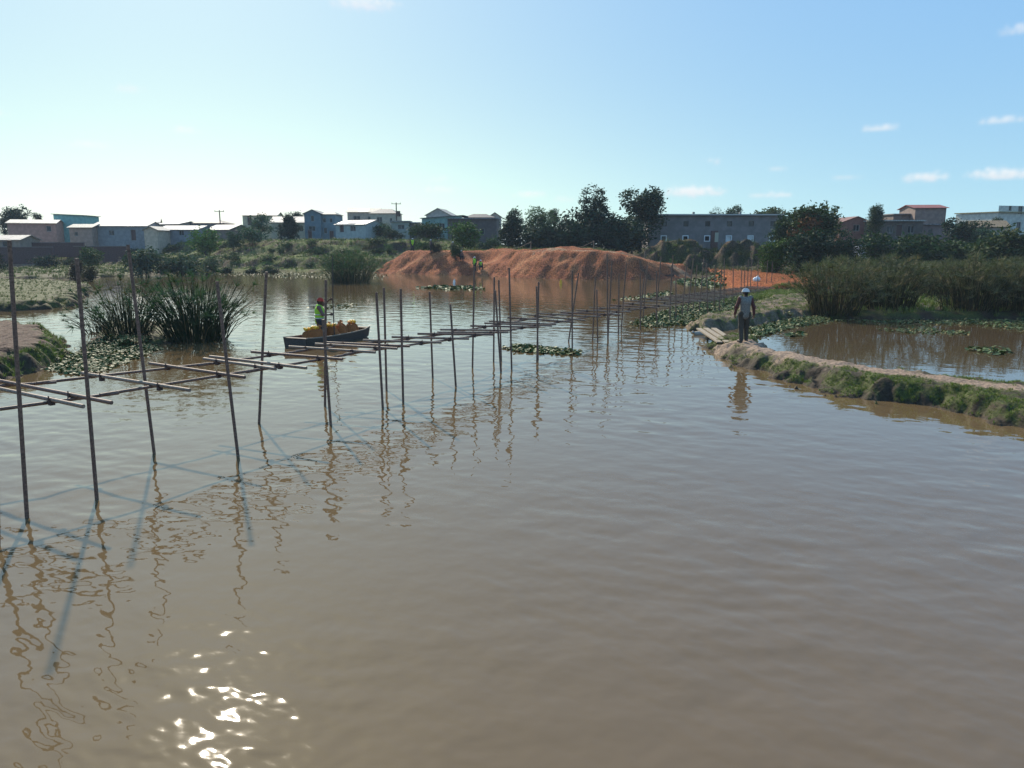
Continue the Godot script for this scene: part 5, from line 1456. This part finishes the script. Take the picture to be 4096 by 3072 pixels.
		if q[4]:
			m = MB.new()
			m.tube([Vector3(0.35, q[3] - 2.6, 0.3), Vector3(0.35, q[3] - 1.6, 0.3)], [0.42, 0.42], 10)
			put(m.mesh(M.coupler), "transformer", o)
	var o := thing("rooftop_antenna", "rooftop water tank with a wide antenna over the shack", "antenna", Vector3(52.6, 7.5, -112.5))
	m = MB.new()
	m.tube([Vector3(0, -0.6, 0), Vector3(0, 0.9, 0)], [0.04, 0.03], 6)
	m.box(Vector3(0, 0.85, 0), Vector3(2.2, 0.05, 0.05))
	m.box(Vector3(0, 0.6, 0), Vector3(1.6, 0.05, 0.05))
	put(m.mesh(M.coupler), "mast", o)
	m = MB.new()
	m.tube([Vector3(0.1, -0.4, 0.4), Vector3(0.1, 0.35, 0.4)], [0.5, 0.48], 10)
	put(m.mesh(mat(Color(0.06, 0.09, 0.2), 0.6)), "tank", o)

func footbridge():
	var o := thing("scaffold_footbridge", "unfinished footbridge frame of brown scaffold tubes standing in the pond", "footbridge")
	for q in UPRIGHTS:
		var foot := Vector3(q[0], 0, q[1])
		var top := Vector3(q[2], q[3], q[1])
		var d := (top - foot) / maxf(top.y, 0.1)
		var m := MB.new()
		m.tube([foot - d * 1.0, foot + d * top.y], [0.0265, 0.0265], 10)
		put(m.mesh(M.steel), "upright", o)
	for line in [LEDGER_NEAR, LEDGER_FAR]:
		for k in line.size() - 1:
			var m := MB.new()
			var d: Vector3 = (line[k + 1] - line[k]).normalized()
			m.tube([line[k] - d * 0.14 + Vector3(0, 0.012 * (k % 2), 0), line[k + 1] + d * 0.14 + Vector3(0, 0.012 * (k % 2), 0)], [0.0255, 0.0255], 9)
			put(m.mesh(M.steel), "ledger", o)
	var k := 0
	for q in TRANSOMS:
		var a := Vector3(q[0], q[1], q[2])
		var b := Vector3(q[3], q[4], q[5])
		var m := MB.new()
		m.tube([a, b], [0.029, 0.029], 10)
		var t := put(m.mesh(M.steel_worn if k % 3 else M.steel), "transom", o)
		for f in [0.2, 0.74]:
			var at := a.lerp(b, f)
			var c := MB.new()
			var dir := (b - a).normalized()
			var frame := Basis(dir, Vector3.UP, dir.cross(Vector3.UP)).orthonormalized()
			c.box(at + Vector3(0, -0.026, 0), Vector3(0.065, 0.105, 0.065), frame)
			c.tube([at + frame * Vector3(0.02, -0.03, 0.035), at + frame * Vector3(0.02, 0.06, 0.045)], [0.009, 0.009], 6)
			c.tube([at + frame * Vector3(-0.06, -0.05, 0), at + frame * Vector3(0.07, -0.05, 0)], [0.014, 0.014], 6)
			put(c.mesh(M.coupler), "coupler", t)
		k += 1

func boat_scene():
	# flat-bottomed punt
	var stern := Vector3(-7.5, 0, -26.1)
	var bow := Vector3(-5.95, 0, -29.6)
	var l := stern.distance_to(bow)
	var turn := atan2(-(bow - stern).x, -(bow - stern).z)
	var o := thing("punt", "flat-bottomed wooden punt loaded with sacks", "boat", stern, turn)
	var bs := Basis(Vector3.UP, turn)
	# stations along the boat: distance, half beam at the floor, half beam at the rail, floor height, rail height
	var st := [[0.0, 0.44, 0.5, -0.02, 0.34], [l * 0.11, 0.46, 0.53, -0.1, 0.31], [l * 0.35, 0.48, 0.56, -0.1, 0.29], [l * 0.63, 0.48, 0.56, -0.1, 0.29], [l * 0.89, 0.44, 0.52, -0.06, 0.32], [l, 0.38, 0.46, 0.04, 0.39]]
	for s in [-1.0, 1.0]:
		for lay in 2:
			var m := MB.new()
			for k in st.size() - 1:
				var p := []
				for e in 2:
					var q: Array = st[k + e]
					for v in 2:
						var f := lay * 0.5 + v * 0.495
						var x: float = s * lerpf(q[1], q[2], f)
						p.append(Vector3(x, lerpf(q[3], q[4], f), -q[0]))
				var out := Vector3(s * 0.018, 0, 0)
				m.quad(p[0] + out, p[2] + out, p[3] + out, p[1] + out) if s < 0 else m.quad(p[2] + out, p[0] + out, p[1] + out, p[3] + out)
				m.quad(p[2] - out, p[0] - out, p[1] - out, p[3] - out) if s < 0 else m.quad(p[0] - out, p[2] - out, p[3] - out, p[1] - out)
				m.quad(p[1] - out, p[1] + out, p[3] + out, p[3] - out)
			put(m.mesh(M.wood), "side_plank", o)
		var r := MB.new()
		var pts := []
		var rad := []
		for q in st:
			pts.append(Vector3(s * q[2], q[4] + 0.012, -q[0]))
			rad.append(0.026)
		r.tube(pts, rad, 6)
		put(r.mesh(M.wood_edge), "rail", o)
	var m := MB.new()
	for k in st.size() - 1:
		var q: Array = st[k]
		var r: Array = st[k + 1]
		m.quad(Vector3(-q[1], q[3], -q[0]), Vector3(q[1], q[3], -q[0]), Vector3(r[1], r[3], -r[0]), Vector3(-r[1], r[3], -r[0]))
	put(m.mesh(M.wood), "floor", o)
	for e in 2:
		var q: Array = st[0] if e == 0 else st[-1]
		m = MB.new()
		var z: float = -q[0]
		m.quad(Vector3(-q[1], q[3], z), Vector3(q[1], q[3], z), Vector3(q[2], q[4], z), Vector3(-q[2], q[4], z))
		m.box(Vector3(0, q[4] - 0.02, z + (-0.12 if e == 0 else 0.12)), Vector3(q[2] * 2 - 0.04, 0.035, 0.24))
		put(m.mesh(M.wood_pale if e == 1 else M.wood), "end_board", o)
	# sacks
	var tops := [[-0.12, 1.05, 0.27, true], [0.24, 0.95, 0.25, true], [0.3, 1.2, 0.2, false], [-0.2, 1.9, 0.27, false], [0.22, 2.15, 0.27, true], [-0.18, 2.55, 0.28, false], [0.24, 2.75, 0.26, false], [0.0, 3.15, 0.3, false], [0.22, 3.5, 0.27, false], [-0.2, 3.45, 0.26, false], [0.05, 3.95, 0.28, true]]
	var said := ["standing in the stern", "close behind the standing man", "tied shut at the man's feet", "lying along the far rail", "beside the punt pole", "slumped in the middle of the far side", "pressed against the near rail", "heaped highest amidships", "leaning on the near rail forward", "leaning on the far rail forward", "beside the bow board"]
	for k in tops.size():
		var q: Array = tops[k]
		var at: Vector3 = stern + bs * Vector3(q[0] * 0.9, -0.02, -q[1] * l / 4.63)
		var kind := "orange-brown sack open on yellow contents, " if q[3] else "orange-brown woven sack, "
		var s := thing("sack", kind + said[k], "sack", at, rng.randf() * TAU, "sacks in the punt")
		var b := MB.new()
		var r: float = q[2]
		var pts := []
		var rad := []
		var hh := 0.52 + rng.randf() * 0.12
		for j in 9:
			var f := j / 8.0
			pts.append(Vector3(sin(f * 3.0 + k) * 0.02, f * hh, 0))
			rad.append(r * 0.98 * pow(maxf(sin(PI * (0.12 + 0.8 * f)), 0.05), 0.45) * (1.0 + 0.05 * sin(f * 9.0 + k)) * (0.62 if j == 8 else 1.0))
		b.tube(pts, rad, 12)
		put(b.mesh(M.sacking), "sack_body", s)
		b = MB.new()
		if q[3]:
			for j in 5:
				var a := TAU * j / 5.0
				var c := Vector3(cos(a) * r * 0.42, hh + 0.03, sin(a) * r * 0.42)
				nets(b, [[c, c + Vector3(rng.randfn() * 0.04, 0.03, rng.randfn() * 0.04), 0.058, 0.045]], 0.022, 0.02)
			put(b.mesh(M.yellow), "contents", s)
		else:
			b.tube([Vector3(0, hh - 0.02, 0), Vector3(0.01, hh + 0.04, 0), Vector3(0.02, hh + 0.11, 0.02)], [0.07, 0.035, 0.08], 8)
			put(b.mesh(M.sacking), "tied_neck", s)
	# the man with the pole faces across the picture, both hands on the pole
	var j := pose_stand()
	j.merge({"chest": Vector3(0, 1.27, -0.02), "neck": Vector3(0, 1.46, -0.03), "head": Vector3(0, 1.575, -0.06), "face": Vector3(0.1, -0.08, -1).normalized(),
		"el_l": Vector3(-0.16, 1.5, -0.24), "wr_l": Vector3(0.0, 1.66, -0.4), "el_r": Vector3(0.24, 1.13, -0.12), "wr_r": Vector3(0.06, 1.12, -0.38),
		"hd_l": Vector3(0.2, 0.15, -1).normalized(), "pn_l": Vector3(1, 0, -0.2).normalized(), "th_l": Vector3(0, 1, 0.1), "hd_r": Vector3(-0.3, 0.05, -1).normalized(), "pn_r": Vector3(-1, 0, -0.3).normalized(), "th_r": Vector3(0, 1, 0)}, true)
	var p := person("standing worker in a red helmet and green vest poling the punt", j, {"shirt": M.brown_cloth, "pants": M.dark_cloth, "vest": M.hivis, "hat": M.red_hat, "bands": [0.15, 0.55], "hem": -0.06, "curl": 1.0, "long": false}, 0.02)
	p.position = stern + bs * Vector3(0.05, -0.07, -1.3)
	p.rotation.y = deg_to_rad(-72.0)
	var grip := p.transform * Vector3(0.03, 1.4, -0.5)
	o = thing("punt_pole", "thin wooden pole held upright by the worker in the punt", "pole", Vector3(grip.x, 0, grip.z))
	m = MB.new()
	m.tube([Vector3(0.02, -0.9, 0.05), Vector3(0, 1.5, 0), Vector3(0.05, 3.15, -0.02)], [0.021, 0.02, 0.017], 8)
	put(m.mesh(M.wood), "shaft", o)

func dike_things():
	# the man walking away along the dike
	var j := pose_stand()
	j.merge({"kn_r": Vector3(0.1, 0.48, -0.06), "an_r": Vector3(0.12, 0.075, -0.06), "kn_l": Vector3(-0.1, 0.49, 0.0), "an_l": Vector3(-0.12, 0.08, 0.12), "el_l": Vector3(-0.28, 1.14, 0.0), "wr_l": Vector3(-0.3, 0.9, -0.06), "el_r": Vector3(0.26, 1.13, 0.08), "wr_r": Vector3(0.29, 0.88, 0.06)}, true)
	var p := person("man in a white cap and beige sleeveless jacket walking away along the dike", j, {"shirt": M.maroon, "pants": M.khaki, "vest": M.beige, "hat": M.white_hat, "hem": -0.08, "curl": 0.6}, 0.018)
	p.position = Vector3(7.52, top_at(7.52, -24.55) - 0.005, -24.55)
	p.rotation.y = deg_to_rad(6.0)
	# plank crossing
	var a := Vector3(8.75, 0.2, -28.6)
	var o := thing("plank_crossing", "makeshift crossing of pale planks over the gap in the dike", "crossing")
	var ends := [[Vector3(7.3, 0.3, -29.6), Vector3(7.05, 0.26, -25.6)], [Vector3(7.55, 0.32, -29.5), Vector3(7.3, 0.27, -25.5)], [Vector3(7.8, 0.34, -29.3), Vector3(7.52, 0.28, -25.4)]]
	for e in ends:
		var d: Vector3 = (e[1] - e[0]).normalized()
		var m := MB.new()
		var frame := Basis(d.cross(Vector3.UP).normalized(), d.cross(Vector3.UP).normalized().cross(d), -d).orthonormalized()
		m.box((e[0] + e[1]) / 2, Vector3(0.19, 0.045, e[0].distance_to(e[1])), frame)
		put(m.mesh(M.wood_pale), "plank", o)
	for k in 3:
		var m := MB.new()
		var q := Vector3(7.15 + k * 0.22, 0, -27.6 - k * 0.05)
		m.tube([q + Vector3(0, -0.8, 0), q + Vector3(0, 0.27, 0)], [0.04, 0.035], 7)
		put(m.mesh(M.wood), "post", o)
	o = thing("pale_sack", "pale filled sack lying at the end of the plank crossing", "sack", Vector3(7.45, maxf(top_at(7.45, -30.1), 0.0) - 0.02, -30.1), 0.4)
	var b := MB.new()
	nets(b, [[Vector3(-0.14, 0.06, 0), Vector3(0.14, 0.07, 0.05), 0.1, 0.11], [Vector3(-0.24, 0.1, 0), Vector3(-0.3, 0.13, 0), 0.04, 0.06]], 0.02, 0.04)
	put(b.mesh(mat(Color(0.36, 0.33, 0.28), 0.85)), "sack_body", o)

func far_things():
	# workers on the red embankment
	var j := pose_stand()
	var stand := person("worker in a bright green vest and white helmet standing on the green bank", j, {"shirt": M.dark_cloth, "pants": M.dark_cloth, "vest": M.hivis, "hat": M.white_hat, "hem": -0.05}, 0.03, false)
	var c := {"pelvis": Vector3(0, 0.42, 0.1), "chest": Vector3(0, 0.74, 0.0), "neck": Vector3(0, 0.93, -0.04), "head": Vector3(0, 1.05, -0.08), "sh_r": Vector3(0.18, 0.87, -0.02), "el_r": Vector3(0.22, 0.62, -0.12), "wr_r": Vector3(0.16, 0.5, -0.32), "sh_l": Vector3(-0.18, 0.87, -0.02), "el_l": Vector3(-0.22, 0.62, -0.12), "wr_l": Vector3(-0.16, 0.5, -0.32),
		"hp_r": Vector3(0.1, 0.4, 0.08), "kn_r": Vector3(0.15, 0.5, -0.3), "an_r": Vector3(0.14, 0.08, -0.22), "hp_l": Vector3(-0.1, 0.4, 0.08), "kn_l": Vector3(-0.15, 0.5, -0.3), "an_l": Vector3(-0.14, 0.08, -0.22)}
	var jc := pose_stand()
	jc.merge(c, true)
	var crouch := person("crouching worker in a green vest on the dug ledge of the red embankment", jc, {"shirt": M.dark_cloth, "pants": M.dark_cloth, "vest": M.hivis, "hat": M.white_hat}, 0.03, false)
	var spots := [[stand, -13.2, -102.5, 190.0, ""], [crouch, -3.7, -90.2, 200.0, ""], [stand, -4.4, -90.6, 150.0, "standing worker in a green vest on the dug ledge of the red embankment"], [stand, -10.2, -97.0, 100.0, "worker with a white helmet beside the grey weedy bush on the crest"], [stand, -7.3, -95.2, 160.0, "worker with a white helmet behind the tall weedy bush on the crest"], [crouch, -6.2, -94.0, 200.0, "crouching worker in front of the tall weedy bush on the crest"]]
	var first := {}
	for s in spots:
		var o: Node3D = s[0] if not first.has(s[0]) else copy(s[0], s[4])
		first[s[0]] = true
		o.set_meta("group", "workers on the far bank")
		if s[4].contains("white helmet") or s[4].contains("crest"): (o.get_node("vest") as MeshInstance3D).set_surface_override_material(0, M.brown_cloth)
		o.position = Vector3(s[1], top_at(s[1], s[2]) - 0.03, s[2])
		o.rotation.y = deg_to_rad(s[3])
	# stakes on the crest
	for q in [["thin stake on the embankment crest under the feathery tree", 2.2, -91.5], ["stake with a cord on the highest part of the embankment", 9.6, -91.0], ["brown stake at the foot of the spoil mound", 15.2, -88.5]]:
		var o := thing("stake", q[0], "stake", Vector3(q[1], top_at(q[1], q[2]), q[2]))
		var m := MB.new()
		m.tube([Vector3(0, -0.3, 0), Vector3(0.05, 1.0, 0)], [0.05, 0.045], 6)
		put(m.mesh(M.wood_edge), "post", o)
		m = MB.new()
		m.tube([Vector3(0.05, 0.95, 0), Vector3(-1.2, 0.35, 0.1), Vector3(-2.4, 0.1, 0.1)], [0.02, 0.02, 0.02], 5)
		put(m.mesh(M.wood_edge), "cord", o)
	# beached canoe
	var o := thing("canoe", "dark dugout canoe beached under the red embankment", "boat", Vector3(15.4, 0.0, -81.6), 0.12)
	var m := MB.new()
	var prev := []
	for k in 9:
		var f := k / 8.0
		var w := 0.42 * pow(sin(PI * (0.06 + 0.88 * f)), 0.6)
		var y := 0.12 * pow(absf(f - 0.5) * 2.0, 3.0)
		var x := -1.9 + 3.8 * f
		var ring := [Vector3(x, 0.4 + y, -w), Vector3(x, 0.1 + y, -w * 0.8), Vector3(x, -0.1 + y, 0), Vector3(x, 0.1 + y, w * 0.8), Vector3(x, 0.4 + y, w), Vector3(x, 0.36 + y, w - 0.05), Vector3(x, 0.05 + y, 0), Vector3(x, 0.36 + y, -w + 0.05)]
		if k:
			for s in 8: m.quad(prev[s], prev[(s + 1) % 8], ring[(s + 1) % 8], ring[s])
		prev = ring
	put(m.mesh(M.coupler), "hull", o)
	o = thing("yellow_container", "yellow container lying at the water's edge beside the canoe", "container", Vector3(12.8, 0.05, -81.2), 0.5)
	m = MB.new()
	nets(m, [[Vector3(-0.35, 0.25, 0), Vector3(0.35, 0.22, 0), 0.3, 0.26], [Vector3(0.0, 0.5, 0), Vector3(0.2, 0.5, 0), 0.07, 0.07]], 0.05, 0.08)
	put(m.mesh(M.yellow), "body", o)
	o = thing("floating_bottle", "small yellow bottle floating before the red embankment", "bottle", Vector3(4.5, -0.02, -70.5))
	m = MB.new()
	m.tube([Vector3(0, -0.1, 0), Vector3(0, 0.25, 0), Vector3(0, 0.33, 0), Vector3(0, 0.42, 0)], [0.12, 0.12, 0.05, 0.05], 9)
	put(m.mesh(M.yellow), "body", o)
	o = thing("floating_bottle", "small white bottle floating near the weed raft", "bottle", Vector3(-5.4, -0.02, -71.0))
	m = MB.new()
	m.tube([Vector3(0, -0.1, 0), Vector3(0.05, 0.28, 0), Vector3(0.06, 0.36, 0), Vector3(0.07, 0.45, 0)], [0.11, 0.11, 0.05, 0.045], 9)
	put(m.mesh(M.white), "body", o)
	o = thing("white_sack", "bulging white sack on the orange berm at the bridge end", "sack", Vector3(20.3, top_at(20.3, -63.5) - 0.03, -63.5), 0.3)
	m = MB.new()
	nets(m, [[Vector3(-0.14, 0.18, 0), Vector3(0.12, 0.2, 0), 0.2, 0.19], [Vector3(0.05, 0.36, 0), Vector3(0.1, 0.5, 0), 0.1, 0.05]], 0.04, 0.08)
	put(m.mesh(M.white), "sack_body", o)
